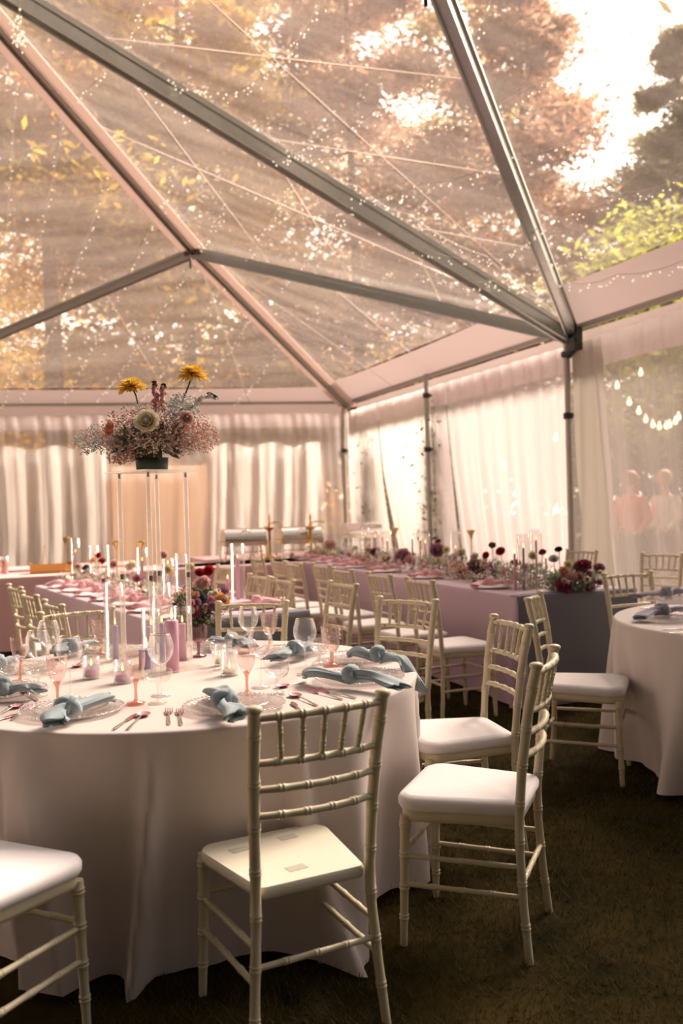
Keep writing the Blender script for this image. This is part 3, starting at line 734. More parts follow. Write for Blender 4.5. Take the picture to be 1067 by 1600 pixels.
def make_pump(nm='lamp_burner'):
    o = empty('beverage_tower')
    MB().lathe([(.001, 0), (.09, 0), (.09, .015), (.05, .03), (.02, .05), (.018, .34), (.05, .36), (.055, .38), (.02, .40), (.012, .47), (.02, .49), (.001, .56)], 18).build('column', BRASS, o)
    MB().tube([(0, 0, .42), (.05, -.02, .45), (.13, -.03, .45), (.17, -.03, .43)], .009, 8).build('arm', BRASS, o)
    MB().lathe([(.001, .365), (.06, .37), (.075, .385), (.06, .392), (.001, .395)], 16).build('collar', mat('copper', (.75, .35, .2), .3, 1), o)
    return o
PM = Kind(make_pump())
for px, lab in ((434, 'brass serving tower between the left and middle chafing dishes'), (500, 'brass serving tower right of the middle chafing dish')):
    p = atz(px, 874, TH+.004)+BFw*.28; PM.put((p.x, p.y, TH+.004), .2, lab, 'serving tower', 'brass serving towers')
# left back table bits
p = atz(76, 896, TH); o = empty('wooden_tray', (p.x, p.y+.12, TH+.004), ba); tag(o, 'long honey-coloured wooden tray on the left back table', 'tray')
mb = MB(); mb.box((0, 0, .008), (.44, .22, .012)).box((0, -.105, .045), (.44, .012, .08)).box((0, .105, .045), (.44, .012, .08)); mb.build('body', WOOD, o)
for s_ in (-1, 1): MB().box((s_*.214, 0, .055), (.012, .2, .10)).build('end_board', WOOD, o)
o2 = empty('gold_stick_sign', (p.x-.02, p.y+.12, TH+.02), 0); MB().tube([(-.1, 0, 0), (-.06, 0, .28)], .006, 6).build('stick', BRASS, o2); tag(o2, 'slim gold stick standing in the wooden tray', 'stick')
p = atz(7, 898, TH); o = empty('drinking_glass', (p.x, p.y, TH+.004)); tag(o, 'tall glass with a peach drink at the left edge of the back table', 'glass')
MB().lathe([(.001, 0), (.035, 0), (.05, .19), (.048, .19), (.034, .006), (.001, .006)], 20).build('tumbler', GLASS, o)
MB().lathe([(.001, .008), (.033, .008), (.045, .15), (.001, .15)], 20).build('drink', mat('peach_drink', (.75, .42, .30), .2, trans=.5), o)

# ================================================================== GLASSWARE
def gl(name, parts):
    o = empty(name)
    for pn, prof, m, fl in parts:
        mb = MB(); mb.lathe(prof, 28, fl=fl); mb.build(pn, m, o)
    return o
def bowl_shell(prof, t=.0011):
    return prof + [(max(.0008, r-t), z+ (t if i else 0)) for i, (r, z) in list(enumerate(prof))[::-1]]
BAL = [(.004, .105), (.016, .110), (.032, .125), (.042, .146), (.0445, .165), (.042, .185), (.036, .205), (.034, .212)]
STM = [(.001, .0035), (.034, .002), (.035, .004), (.012, .007), (.0042, .014), (.0034, .05), (.0036, .095), (.006, .105)]
K_BAL = Kind(gl('wine_glass', [('bowl', BAL, GLASS, None), ('stem', STM, GLASS, None), ('rim', [(.0335, .2115), (.0345, .2125), (.0335, .2135)], BRASS, None)]))
FLT = [(.004, .075), (.014, .082), (.024, .098), (.030, .120), (.033, .145), (.034, .172)]
K_FLT = Kind(gl('pink_goblet', [('bowl', FLT, PINKG, lambda k, r, z: .02*sin(k*pi/2)), ('stem', [(.001, .004), (.031, .002), (.032, .005), (.010, .009), (.0055, .02), (.0046, .045), (.006, .066), (.011, .076), (.014, .083), (.004, .084)], STEMP, None)]))
CPE = [(.004, .066), (.022, .068), (.040, .078), (.049, .092), (.050, .104), (.048, .110)]
K_CPE = Kind(gl('coupe_glass', [('bowl', CPE, GLASSG, None), ('stem', [(.001, .003), (.031, .002), (.032, .004), (.009, .008), (.0042, .02), (.004, .055), (.007, .067)], GLASSG, None)]))
CCP = [(.005, .055), (.022, .057), (.036, .066), (.042, .082), (.044, .110), (.046, .113)]
K_CCP = Kind(gl('cut_glass_coupe', [('bowl', CCP, CUT, lambda k, r, z: .03*(k % 2)), ('stem', [(.001, .004), (.030, .003), (.031, .006), (.010, .010), (.006, .02), (.008, .035), (.006, .055)], CUT, None)]))
PGB = [(.006, .060), (.024, .062), (.038, .072), (.042, .095), (.042, .130), (.043, .135)]
K_PGB = Kind(gl('purple_goblet', [('bowl', PGB, PURP, None), ('stem', [(.001, .004), (.034, .002), (.035, .005), (.012, .009), (.006, .02), (.007, .04), (.010, .06)], PURP, None)]))
CGB = [(.008, .055), (.020, .060), (.030, .080), (.036, .110), (.040, .150), (.041, .158)]
K_CGB = Kind(gl('cut_pink_goblet', [('bowl', CGB, CUTP, lambda k, r, z: .05*(k % 2)), ('stem', [(.001, .004), (.032, .003), (.033, .006), (.012, .010), (.006, .02), (.009, .04), (.008, .055)], STEMP, None)]))
TZ = TH+.001
def put_glass(k, px, py, label, hz=0, group=None, cat='glass', rot=0):
    p = atz(px, py, TZ+hz); return k.put((p.x, p.y, TZ), rot, label, cat, group)
for k, px, py, hz, lab in [
 (K_BAL, 61, 1076, 0, 'balloon wine glass at the left, behind the small coupe'),
 (K_BAL, 107.6, 994, .2125, 'balloon wine glass just left of the pink votive candle'),
 (K_BAL, 250, 991, .2125, 'balloon wine glass standing before the pink pillar candles'),
 (K_BAL, 75, 970, .2125, 'tall balloon wine glass at far left, behind the others'),
 (K_BAL, 387, 948, .2125, 'balloon wine glass behind the cream votive candle'),
 (K_BAL, 475.6, 967, .2125, 'balloon wine glass right of centre with the cutlery behind it'),
 (K_BAL, 406, 981, .2125, 'balloon wine glass beside the pink goblet at table centre'),
 (K_FLT, 30, 995, .172, 'pink goblet at the far left of the front table'),
 (K_FLT, 88, 1023, .172, 'pink goblet between two wine glasses at left'),
 (K_FLT, 212.6, 1100, 0, 'pink goblet at the front centre, left of the big wine glass'),
 (K_FLT, 384, 1008, .172, 'pink goblet right of the cream votive candle'),
 (K_CPE, 60, 1039, .110, 'clear coupe glass before the left wine glass'),
 (K_CPE, 246, 1047, .110, 'clear coupe glass in front of the pink pillar candles'),
 (K_CPE, 148, 998, .110, 'clear coupe glass behind the pink votive candle'),
 (K_CPE, 372, 982, .110, 'small coupe glass near the far napkin'),
 (K_CCP, 10, 1030, .112, 'cut glass coupe at the very left edge'),
 (K_CCP, 432, 1034, .112, 'cut glass coupe in front of the right wine glass'),
 (K_CCP, 498, 995, .112, 'cut glass coupe between the wine glass and the rosy cut goblet'),
 (K_PGB, 310.5, 1026, 0, 'purple goblet standing alone right of the flower stand'),
 (K_CGB, 517, 979, .158, 'rosy cut glass goblet at the right of the front table'),
 (K_CGB, 420, 957, .158, 'rosy cut glass goblet by the far chair back'),
 (K_CGB, 156, 968, .158, 'rosy cut glass goblet left of the tall cylinder vase'),
 (K_CCP, 345, 1002, .112, 'cut glass coupe far back beside the cream votive candle')]:
    put_glass(k, px, py, lab, hz)

# ================================================================== PLATES, NAPKINS, CUTLERY
def make_plate(m=PLATEG, name='glass_plate', r=.165, small=True):
    o = empty(name)
    mb = MB(); mb.lathe([(.001, .004), (r*.62, .004), (r*.72, .009), (r*.98, .014), (r, .015), (r, .012), (r*.72, .004), (r*.62, .001), (.001, .001)], 48); mb.build('charger', m, o)
    if small:
        b = MB()
        for k in range(60):
            a = 2*pi*k/60; b.ball((r*.985*cos(a), r*.985*sin(a), .0155), .0042, 6, 4)
        b.build('beaded_rim', m, o)
        mb = MB(); q = r*.70; mb.lathe([(.001, .012), (q*.6, .012), (q*.8, .018), (q, .022), (q, .019), (q*.8, .014), (q*.6, .009), (.001, .009)], 40, fl=lambda k, rr, z: .012*(k % 2) if rr > q*.9 else 0); mb.build('salad_plate', m, o)
    return o
K_PL = Kind(make_plate()); K_PW = Kind(make_plate(WHITEP, 'dinner_plate', .145, False))
def napkin_mb(L1, L2, w, seed, drop=0, lift=.02, style=0, n=26, m=22):
    """a cloth napkin tied in one loose knot, tails along -x and +x"""
    rnd = random.Random(seed); mb = MB()
    def tail(sg, Ln, w_, ph, dr):
        rows = []
        for i in range(m+1):
            t = i/m; x = sg*(.012+Ln*t); ww = (.020 + (w_-.020)*sin(min(1, t*1.25)*pi/2)**1.1)*(1-.28*max(0, t-.8)/.2)
            hh = lerp(.019, .012, t)+.004*sin(t*5+ph)
            z = lift*.55*sin(pi*min(1, t*1.0))**.8 + hh*.9 - dr*max(0, t-.52)**1.35*2.6
            if dr: x = sg*(.012+Ln*(t if t < .6 else .6+(t-.6)*.55))
            yc = .020*sin(t*3+ph)*t*1.4*(1 if style == 0 else 2); tw = .5*sin(t*2.4+ph)
            row = []
            for k in range(n):
                a = 2*pi*k/n; f = 1+.20*sin(a*5+ph+t*3)*t+.12*sin(a*9+ph*2)
                yy = cos(a)*ww*.5*f; zz = sin(a)*hh*(1+.35*sin(a*4+ph+t*2))
                row.append((x + .012*sin(a*3+ph)*t**3 + sg*.02*cos(a)*t**4, yc+yy*cos(tw)-zz*sin(tw), max(.002 if not dr else -9, z+yy*sin(tw)*.35+zz*cos(tw))))
            rows.append(row)
        # inward fold at the end
        c = Vector((0, 0, 0))
        for p in rows[-1]: c += Vector(p)/n
        rows.append([tuple(lerp(Vector(p), c, .35)-Vector((sg*.012, 0, 0))) for p in rows[-1]])
        rows.append([tuple(lerp(Vector(p), c, .9)-Vector((sg*.03, 0, 0))) for p in rows[-2]])
        mb.grid(rows, True)
    tail(-1, L1, w, seed*1.3, 0); tail(1, L2, w*.95, seed*2.1+1, drop)
    # the knot: a fat wrapped loop plus a second turn
    for (R_, r_, ax, tx, zc_, xo) in ((.026, .0165, .25, .25, .034, 0), (.021, .014, -.75, -.5, .038, .006)):
        rows = []
        for i in range(24):
            a = 2*pi*i/24; row = []
            for k in range(12):
                b = 2*pi*k/12; rr = R_+r_*cos(b)*(1+.15*sin(b*4+i)); q = Vector((r_*sin(b)*1.25+ax*.014*sin(a*2), rr*cos(a)*1.05, rr*sin(a)*.80))
                q = Matrix.Rotation(ax, 3, 'Z') @ (Matrix.Rotation(tx, 3, 'X') @ q); row.append((q.x+xo, q.y, max(.002, q.z+zc_)))
            rows.append(row)
        rows.append(rows[0]); mb.grid(rows, True)
    mb.ball((0, 0, .032), .024, 10, 7, (1.1, 1, .9))
    return mb
NB = []
def napkin(p, ang, z, m, label, seed, L1=.13, L2=.17, w=.075, drop=0, lift=.02, group=None, style=0):
    key = (round(L1, 2), round(L2, 2), round(w, 3), round(drop, 2), seed % 4, style, m.name)
    me = next((q for k_, q in NB if k_ == key), None)
    if me is None: me = napkin_mb(L1, L2, w, 1+seed % 4, drop, lift, style).mesh('napkin', m); NB.append((key, me))
    o = bpy.data.objects.new('napkin', me); COL.objects.link(o); o.location = (p.x, p.y, z); o.rotation_euler = (0, 0, ang); return tag(o, label, 'napkin', group)
def pxang(x0, y0, x1, y1, z=TH):
    a = atz(x0, y0, z); b = atz(x1, y1, z); return atan2(b.y-a.y, b.x-a.x), (b-a).length
PLT = [  # plate centre, label, napkin: left px, knot px, right px, label, drop
 ((112, 1113), 'round glass plate with beaded rim at the front left', (88, 1133), (106, 1112), (203, 1087), 'dusty blue napkin knotted on the front left plate', 0),
 ((366, 1106), 'round glass plate with beaded rim at the front centre', (372, 1131), (352, 1101), (382, 1068), 'dusty blue napkin knotted on the front centre plate, tail towards the edge', 0),
 ((562, 1062), 'round glass plate at the right, nearest the front chair', (470, 1051), (548, 1059), (622, 1066), 'dusty blue napkin on the right plate nearest the front chair', 0),
 ((592, 1028), 'round glass plate at the right behind another plate', (528, 1027), (590, 1026), (668, 1040), 'dusty blue napkin with its tail hanging over the right table edge', .10),
 ((0, 1084), 'round glass plate cut by the left picture edge', (-40, 1075), (4, 1078), (42, 1070), 'dusty blue napkin at the left edge of the front table', 0),
 ((455, 1020), 'round glass plate at the back right, behind the wine glass', (424, 1023), (462, 1017), (492, 1011), 'dusty blue napkin behind the right wine glass', 0),
 ((352, 1003), 'round glass plate at the back, behind the cream votive candle', (340, 1000), (362, 1003), (380, 1002), 'dusty blue napkin behind the cream votive candle', 0),
 ((0, 1046), 'round glass plate at the far left behind the glasses', (-25, 1050), (-6, 1040), (14, 1030), 'dusty blue napkin at the far left behind the cut coupe', 0),
 ((140, 1012), 'round glass plate at the back left, before the far chair', (98, 1016), (110, 1012), (150, 1004), 'dusty blue napkin at the back left behind the votive candle', 0)]
for i, (pc, lab, a, k, b, nl, dr) in enumerate(PLT):
    p = atz(pc[0], pc[1], TZ)
    d = Vector((p.x-T.x, p.y-T.y)); 
    if d.length > TR-.185: d = d.normalized()*(TR-.185); p = Vector((T.x+d.x, T.y+d.y, TZ))
    K_PL.put((p.x, p.y, TZ), i*.3, lab, 'plate')
    ang, ln = pxang(a[0], a[1], b[0], b[1]); pk = atz(k[0], k[1]+4, TZ+.03)
    l1 = (atz(*k, TH)-atz(*a, TH)).length; l2 = (atz(*b, TH)-atz(*k, TH)).length
    napkin(pk, ang, TZ+.018, BLUEN, nl, i, min(.2, max(.045, l1*(.5 if i < 2 else 1))), min(.22, max(.10, l2)), .085, dr, .03, style=i % 2)
def utensil(kind, x0, y0, x1, y1, label, m=ROSEG, zz=TZ, group=None, sc=1):
    """kind knife / spoon / fork, handle end (x0,y0) to tip (x1,y1)"""
    a, ln = pxang(x0, y0, x1, y1); p = atz(x0, y0, zz); Ln = max(.15, min(.21, ln))
    mb = MB(); rows = []
    def bar(xs):
        r = []
        for x, w, h, z in xs:
            r.append([(x, w*cos(2*pi*k/8), z+h*sin(2*pi*k/8)) for k in range(8)])
        mb.grid(r, True); mb.add(r[0], [tuple(range(8))[::-1]], False); mb.add(r[-1], [tuple(range(8))], False)
    b = MB() 
    o = empty(kind, (p.x, p.y, zz), a)
    if kind == 'knife':
        bar([(0, .005, .002, .004), (.02, .0065, .0028, .004), (.08*Ln/.2, .004, .0025, .004), (.10*Ln/.2, .0035, .002, .004)]); mb.build('handle', STEEL, o)
        mb = MB(); bar([(.095*Ln/.2, .004, .0012, .004), (.12*Ln/.2, .009, .001, .004), (.17*Ln/.2, .0095, .0008, .004), (Ln, .001, .0005, .004)]); mb.build('blade', m, o)
    elif kind == 'spoon':
        bar([(0, .005, .0018, .003), (.02, .006, .002, .003), (.09, .0028, .002, .006), (Ln-.055, .0028, .002, .008)]); mb.build('handle', STEEL, o)
        mb = MB(); P = []
        for i in range(9):
            t = i/8; w = .021*sqrt(max(0, 1-(2*t-.95)**2/1.1))*(1 if t < .9 else .7)+.001; P.append([(Ln-.058+.058*t, w*(k/4-1), .009-.010*(1-(k/4-1)**2)*sin(pi*min(1, t*1.02))) for k in range(9)])
        mb.grid(P); P2 = [[(x, y, z-.0012) for x, y, z in r] for r in P]; mb.grid(P2); mb.build('bowl', m, o)
    else:
        bar([(0, .005, .0018, .003), (.02, .006, .002, .003), (.09, .0028, .002, .006), (Ln-.07, .0028, .002, .008)]); mb.build('handle', STEEL, o)
        mb = MB(); bar([(Ln-.072, .003, .0015, .008), (Ln-.06, .011, .0014, .005), (Ln-.045, .0125, .0013, .004)])
        for k in range(4): y = -.0105+.007*k; mb.tube([(Ln-.046, y, .004), (Ln-.02, y, .004), (Ln, y, .008)], [.0021, .0018, .0012], 6)
        mb.build('tines', m, o)
    return tag(o, label, kind)
for k, a, b, c, d, l in [
 ('knife', 178, 1141, 214, 1116, 'knife beside the rosy spoon at the front edge'),
 ('spoon', 199, 1141, 232, 1112, 'rosy iridescent spoon at the front edge, right of the knife'),
 ('fork', 264, 1133, 264, 1106, 'rosy fork at the front edge, left one of the pair'),
 ('fork', 283, 1134, 280, 1104, 'rosy fork at the front edge, right one of the pair'),
 ('spoon', -8, 1120, 32, 1103, 'coral spoon at the lower left of the table'),
 ('fork', 18, 1126, 46, 1104, 'fork half under the front left plate'),
 ('knife', -20, 1133, 18, 1120, 'knife at the lower left picture edge'),
 ('spoon', 59, 1096, 34, 1079, 'yellow-pink spoon left of the front left napkin'),
 ('spoon', 480, 1066, 446, 1073, 'dark spoon behind the forks right of centre'),
 ('spoon', 496, 1104, 450, 1084, 'pink spoon behind the front chair top rail'),
 ('fork', 535, 1094, 477, 1078, 'pink fork right of the pink spoon'),
 ('fork', 556, 1092, 489, 1076, 'outer pink fork by the right plate'),
 ('knife', 575, 1049, 636, 1046, 'slim knife laid across the right plate'),
 ('knife', 470, 1113, 456, 1098, 'knife tip behind the front chair top rail'),
 ('spoon', 132, 1031, 118, 1044, 'dark red spoon beside the pink votive candle'),
 ('spoon', 428, 1018, 416, 1031, 'copper spoon by the far napkin')]:
    utensil(k, a, b, c, d, l)

# ================================================================== CANDLES AND VASES
def flame(par, x, y, z, s=1):
    MB().lathe([(.0005, 0), (.0055*s, .008*s), (.006*s, .014*s), (.0035*s, .026*s), (.0004, .040*s)], 10, (x, y, z)).build('flame', FLAME, par)
def pillar(px, py, h, r, m, label, lit=True, z=TZ, name='pillar_candle', p=None, group=None, cat='candle', taper=0):
    p = p or atz(px, py, z); o = empty(name, (p.x, p.y, z)); tag(o, label, cat, group)
    MB().lathe([(.001, 0), (r, 0), (r*(1-taper), h-.003), (r*(1-taper)*.93, h), (r*.4, h-.003), (.001, h-.004)], 20).build('wax', m, o)
    MB().tube([(0, 0, h-.005), (.001, 0, h+.008)], .0011, 5).build('wick', WICK, o)
    if lit: flame(o, .001, 0, h+.004, max(.7, min(1.1, r/.02)))
    return o
def cyl_vase(px, py, h, r, label, z=TZ, p=None, group=None):
    p = p or atz(px, py, z); o = MB().lathe([(.001, .001), (r, .001), (r, h), (r-.0022, h), (r-.0022, .006), (.001, .006)], 28).build('cylinder_vase', VGLASS); o.location = (p.x, p.y, z); return tag(o, label, 'vase', group)
def votive(px, py, h, r, wax, wh, label):
    p = atz(px, py, TZ); o = empty('votive_candle', (p.x, p.y, TZ)); tag(o, label, 'candle')
    MB().lathe([(.001, .001), (r, .001), (r, h), (r-.003, h), (r-.003, .008), (.001, .008)], 24).build('glass_holder', GLASS, o)
    MB().lathe([(.001, .009), (r-.006, .009), (r-.006, wh), (.001, wh-.002)], 20).build('wax', wax, o)
    MB().tube([(0, 0, wh-.003), (0, 0, wh+.006)], .001, 5).build('wick', WICK, o); flame(o, 0, 0, wh+.003, .8)
votive(143, 1060, .085, .033, WAXP, .045, 'glass votive with pink wax at the front left')
votive(192, 1067, .085, .034, WAXP, .04, 'glass votive right beside the tall lavender candle vase')
votive(359, 1055, .095, .034, WAXC, .022, 'glass votive with cream wax right of the flower stand')
votive(344, 1040, .085, .026, WAXC, .03, 'small glass votive just behind the cream one')
V = atz(181, 1032, TZ); cyl_vase(0, 0, .335, .045, 'tall glass cylinder around the slim lavender candle', p=V); pillar(0, 0, .15, .0125, WAXL, 'slim lavender candle inside the left tall cylinder', p=V)
V = atz(252, 1040, TZ); cyl_vase(0, 0, .34, .045, 'tall glass cylinder right at the flower stand foot', p=V+Vector((0, .03, 0))); pillar(0, 0, .17, .011, WAXL, 'slim blue grey candle in the right tall cylinder', p=V+Vector((0, .03, 0)))
pillar(270, 1050, .205, .026, WAXP, 'tall pink pillar candle at the foot of the flower stand')
pillar(229, 1047, .085, .030, WAXL, 'short lavender pillar candle at the foot of the flower stand')
V = atz(279, 1034, TZ); cyl_vase(0, 0, .23, .040, 'glass cylinder behind the pink pillar candle', p=V+Vector((0.01, .05, 0))); pillar(0, 0, .155, .016, WAXP, 'pink candle in the cylinder behind the tall pillar', p=V+Vector((.01, .05, 0)))
V = atz(236, 1022, TZ); cyl_vase(0, 0, .20, .045, 'wide glass cylinder in the middle of the candle group', p=V+Vector((0, .02, 0)))
pillar(0, 0, .12, .022, WAXL, 'lavender pillar inside the wide middle cylinder', p=V+Vector((0, .02, 0)))

# ================================================================== FLOWERS
def petal(mb, base, dirv, up, ln, w, cup=.5, curl=.25, n=4, m=5):
    """a curved petal growing from base along dirv, cupped towards up"""
    sd = dirv.cross(up).normalized(); P = []
    for i in range(m+1):
        t = i/m; ww = w*sin(pi*(.12+.80*t))**.7
        row = []
        for k in range(n+1):
            u = k/n*2-1
            p = base + dirv*ln*t*(1-.25*cup*t) + up*(cup*ln*(t**1.3)*.75 - curl*ln*max(0, t-.65)**1.5*2) + sd*ww*u*.5 + up*(.22*w*u*u*(1-curl*t))
            row.append(p)
        P.append(row)
    mb.grid(P)
ROSE_CACHE = {}
def rose_mb(r, seed=0, open_=.5, layers=4, cup=.38):
    rnd = random.Random(seed); mb = MB(); Z = Vector((0, 0, 1))
    mb.lathe([(.001, r*.95), (r*.12, r*.9), (r*.16, r*.6), (r*.10, r*.1)], 10)
    cnt = [3, 5, 6, 7, 8][:layers+1]
    for l, c in enumerate(cnt):
        q = (l+.6)/len(cnt)
        for k in range(c):
            a = 2*pi*k/c + l*.9 + rnd.uniform(-.15, .15)
            el = lerp(.15, 1.25, q**1.2*(.55+open_))  # lean from vertical
            rad = Vector((cos(a), sin(a), 0)); tan = Vector((-sin(a), cos(a), 0))
            d = (rad*sin(el)+Z*cos(el)).normalized(); up = (Z*sin(el)-rad*cos(el))   # towards the axis
            petal(mb, rad*r*.10*(1+l)*.6+Z*r*.05, d, up, r*lerp(.78, 1.06, q), r*lerp(.62, 1.02, q), cup, .30*q+.15)
    return mb
def mum_mb(r, seed=0, rings=4, wd=.20, top=1.45):
    rnd = random.Random(seed); mb = MB(); Z = Vector((0, 0, 1))
    for l in range(rings):
        c = 14+4*l; el = lerp(.25, top, (l+.5)/rings)
        for k in range(c):
            a = 2*pi*(k+.5*(l % 2))/c+rnd.uniform(-.08, .08); e2 = el+rnd.uniform(-.12, .12)
            rad = Vector((cos(a), sin(a), 0)); d = rad*sin(e2)+Z*cos(e2); up = Z*sin(e2)-rad*cos(e2)
            petal(mb, rad*r*.06, d, up, r*lerp(.6, 1.0, l/(rings-1))*rnd.uniform(.9, 1.1), r*wd, .2, .15, 2, 4)
    mb.ball((0, 0, r*.1), r*.2, 8, 5); return mb
def carn_mb(r, seed=0):
    rnd = random.Random(seed); mb = MB(); Z = Vector((0, 0, 1))
    for l in range(5):
        c = 5+2*l; el = lerp(.1, 1.4, l/4)
        for k in range(c):
            a = 2*pi*k/c+rnd.uniform(-.3, .3); rad = Vector((cos(a), sin(a), 0)); d = rad*sin(el)+Z*cos(el); up = Z*sin(el)-rad*cos(el)
            sd = d.cross(up); P = []
            for i in range(4):
                t = i/3; P.append([rad*r*.05 + d*r*lerp(.7, 1, rnd.random()*.4+.3)*t + sd*r*.42*t*u + up*r*.12*t*sin(u*7+k)+up*.25*r*t for u in (-1, -.5, 0, .5, 1)])
            mb.grid(P)
    return mb
FMESH = {}
def flower(kind, par, loc, r, m, nrm, name, seed=0, label=None):
    key = (kind, m.name, seed % 3)
    if key not in FMESH:
        f = {'rose': lambda: rose_mb(1, seed % 3, .45, cup=.44), 'open': lambda: rose_mb(1, seed % 3, .7, cup=.42), 'mum': lambda: mum_mb(1, seed % 3), 'fullmum': lambda: mum_mb(1, seed % 3, 6, .22, 2.15), 'carn': lambda: carn_mb(1, seed % 3)}[kind]
        FMESH[key] = f().mesh(name, m)
    o = bpy.data.objects.new(name, FMESH[key]); COL.objects.link(o); o.parent = par; o.location = loc; o.scale = (r, r, r)
    o.rotation_euler = Vector(nrm).to_track_quat('Z', 'Y').to_euler()
    if label: o['label'] = label
    return o
def pm(n, c): return mat('petal_'+n, c, .65, sheen=.2, trans=.35)
P_CREAM = pm('cream', (.93, .86, .68)); P_PEACH = pm('peach', (.86, .48, .34)); P_PINK = pm('pink', (.78, .36, .42)); P_BLUSH = pm('blush', (.84, .58, .55)); P_RED = pm('red', (.52, .02, .03)); P_BURG = pm('burgundy', (.22, .02, .05))
P_MAUVE = pm('mauve', (.46, .22, .32)); P_YEL = pm('yellow', (.92, .64, .10)); P_PYEL = pm('pale_yellow', (.80, .74, .40)); P_DARK = pm('near_black', (.035, .01, .02)); P_CRIM = pm('crimson', (.36, .04, .12)); P_AMB = pm('amber', (.85, .44, .12)); P_SLATE = pm('slate', (.09, .11, .16)); P_BROWN = pm('dusty_brown', (.28, .16, .14)); P_WHITE = pm('white', (.85, .82, .76))
F_AQUA = pm('aqua', (.55, .72, .74)); F_PINKS = pm('floret_pink', (.78, .38, .36)); F_WHT = pm('floret_white', (.92, .84, .72)); F_GRN = mat('floret_stem', (.13, .13, .06), .7, trans=.2)
def cloud(par, c, rx, ry, rz, n, sz, mats, seed, name='babys_breath', floor_z=None, stems=.35, wts=None, shape=None):
    """a cloud of countless tiny florets on hair-thin stems: one part"""
    rnd = random.Random(seed); mb = MB(); c = Vector(c)
    OC = [Vector(v) for v in ((1, 0, 0), (-1, 0, 0), (0, 1, 0), (0, -1, 0), (0, 0, 1), (0, 0, -1))]; OF = [(0, 2, 4), (2, 1, 4), (1, 3, 4), (3, 0, 4), (2, 0, 5), (1, 2, 5), (3, 1, 5), (0, 3, 5)]
    for i in range(n):
        while True:
            v = Vector((rnd.gauss(0, 1), rnd.gauss(0, 1), rnd.gauss(0, 1))).normalized()
            if v.z > -.75: break
        rad = rnd.random()**.42
        p = c + Vector((v.x*rx, v.y*ry, v.z*rz))*rad*rnd.uniform(.9, 1.08)
        if shape: p = shape(p, rnd)
        if floor_z is not None and p.z < floor_z: p.z = floor_z+rnd.random()*.01
        s_ = sz*rnd.uniform(.6, 1.3); mi = rnd.choices(range(len(mats)-1), wts)[0]
        mb.m = mi; mb.add([p+o_*s_ for o_ in OC], OF, True)
        if rnd.random() < stems:
            mb.m = len(mats)-1; q = lerp(c, p, rnd.uniform(.55, .8)); w = Vector((rnd.uniform(-1, 1), rnd.uniform(-1, 1), 0))*.0012
            mb.add([q-w, q+w, p+w*.5, p-w*.5], [(0, 1, 2, 3)], False)
    o = mb.build(name, mats, par); o['kind'] = 'stuff'; return o
def leaves(par, c, rx, ry, rz, n, sz, m, seed, name='foliage', floor_z=None):
    rnd = random.Random(seed); mb = MB(); c = Vector(c)
    for i in range(n):
        v = Vector((rnd.gauss(0, 1), rnd.gauss(0, 1), rnd.gauss(0, 1))).normalized(); r_ = rnd.random()**.5
        p = c+Vector((v.x*rx, v.y*ry, v.z*rz))*r_
        if floor_z is not None: p.z = max(floor_z+.004, p.z)
        d = (v+Vector((rnd.uniform(-.6, .6), rnd.uniform(-.6, .6), rnd.uniform(-.2, .8)))).normalized(); w = d.cross(Vector((rnd.uniform(-1, 1), rnd.uniform(-1, 1), 1))).normalized(); s_ = sz*rnd.uniform(.6, 1.3)
        u = d.cross(w)
        mb.add([p, p+d*s_*.4+w*s_*.22+u*s_*.05, p+d*s_, p+d*s_*.4-w*s_*.22+u*s_*.05], [(0, 1, 2, 3)], True)
    o = mb.build(name, m, par); o['kind'] = 'stuff'; return o

# ---- the tall acrylic stand with its flowers
SB = atz(303, 1051, TZ); sa = .86; SC = Vector((SB.x-.162, SB.y+.10, TZ)); SHT = .80
q = empty('flower_stand', (SC.x, SC.y, TZ), sa); tag(q, 'tall clear acrylic stand with four legs on the front table', 'flower stand')
MB().box((0, 0, .004), (.27, .27, .008)).build('base_plate', ACRY, q); MB().box((0, 0, SHT-.004), (.27, .27, .007)).build('top_plate', ACRY, q)
for sx in (-1, 1):
    for sy in (-1, 1):
        lg = MB().tube([(sx*.093, sy*.093, .008), (sx*.093, sy*.093, SHT-.008)], .0105, 14).build('leg', ACRY, q)
        MB().tube([(sx*.093, sy*.093, SHT*.46), (sx*.093, sy*.093, SHT*.485)], .0108, 12).build('joint_screw', STEEL, lg)
        MB().tube([(sx*.093, sy*.093, SHT-.028), (sx*.093, sy*.093, SHT-.010)], .006, 10).build('top_screw', STEEL, lg)
FZ = TZ+SHT+.002
fa = empty('flower_arrangement', (SC.x, SC.y, FZ)); tag(fa, 'airy bouquet of tinted tiny florets with two yellow daisies on the tall stand', 'flowers')
MB().lathe([(.001, 0), (.062, 0), (.066, .05), (.062, .05), (.056, .006), (.001, .006)], 24).build('dark_bowl', DKGREEN, fa)
def LP(px, py, dy=0):
    p = aty(px, py, SC.y+dy); return Vector((p.x-SC.x, p.y-SC.y, p.z-FZ))
def shp(p, rnd):
    if p.z < .032 and abs(p.x) < .09: p.z = .032+rnd.random()*.08
    return p
cloud(fa, LP(236, 678), .21, .17, .125, 2600, .0042, [F_PINKS, F_WHT, F_AQUA, F_GRN], 1, wts=(.55, .3, .15), shape=shp)
cloud(fa, LP(165, 690), .13, .11, .075, 850, .0042, [F_AQUA, F_WHT, F_PINKS, F_GRN], 2, wts=(.5, .25, .25))
cloud(fa, LP(300, 682), .11, .11, .095, 900, .0042, [F_PINKS, F_WHT, F_GRN], 3, wts=(.55, .45))
cloud(fa, LP(285, 640), .07, .07, .07, 420, .0045, [F_AQUA, F_WHT, F_GRN], 4, wts=(.55, .45))
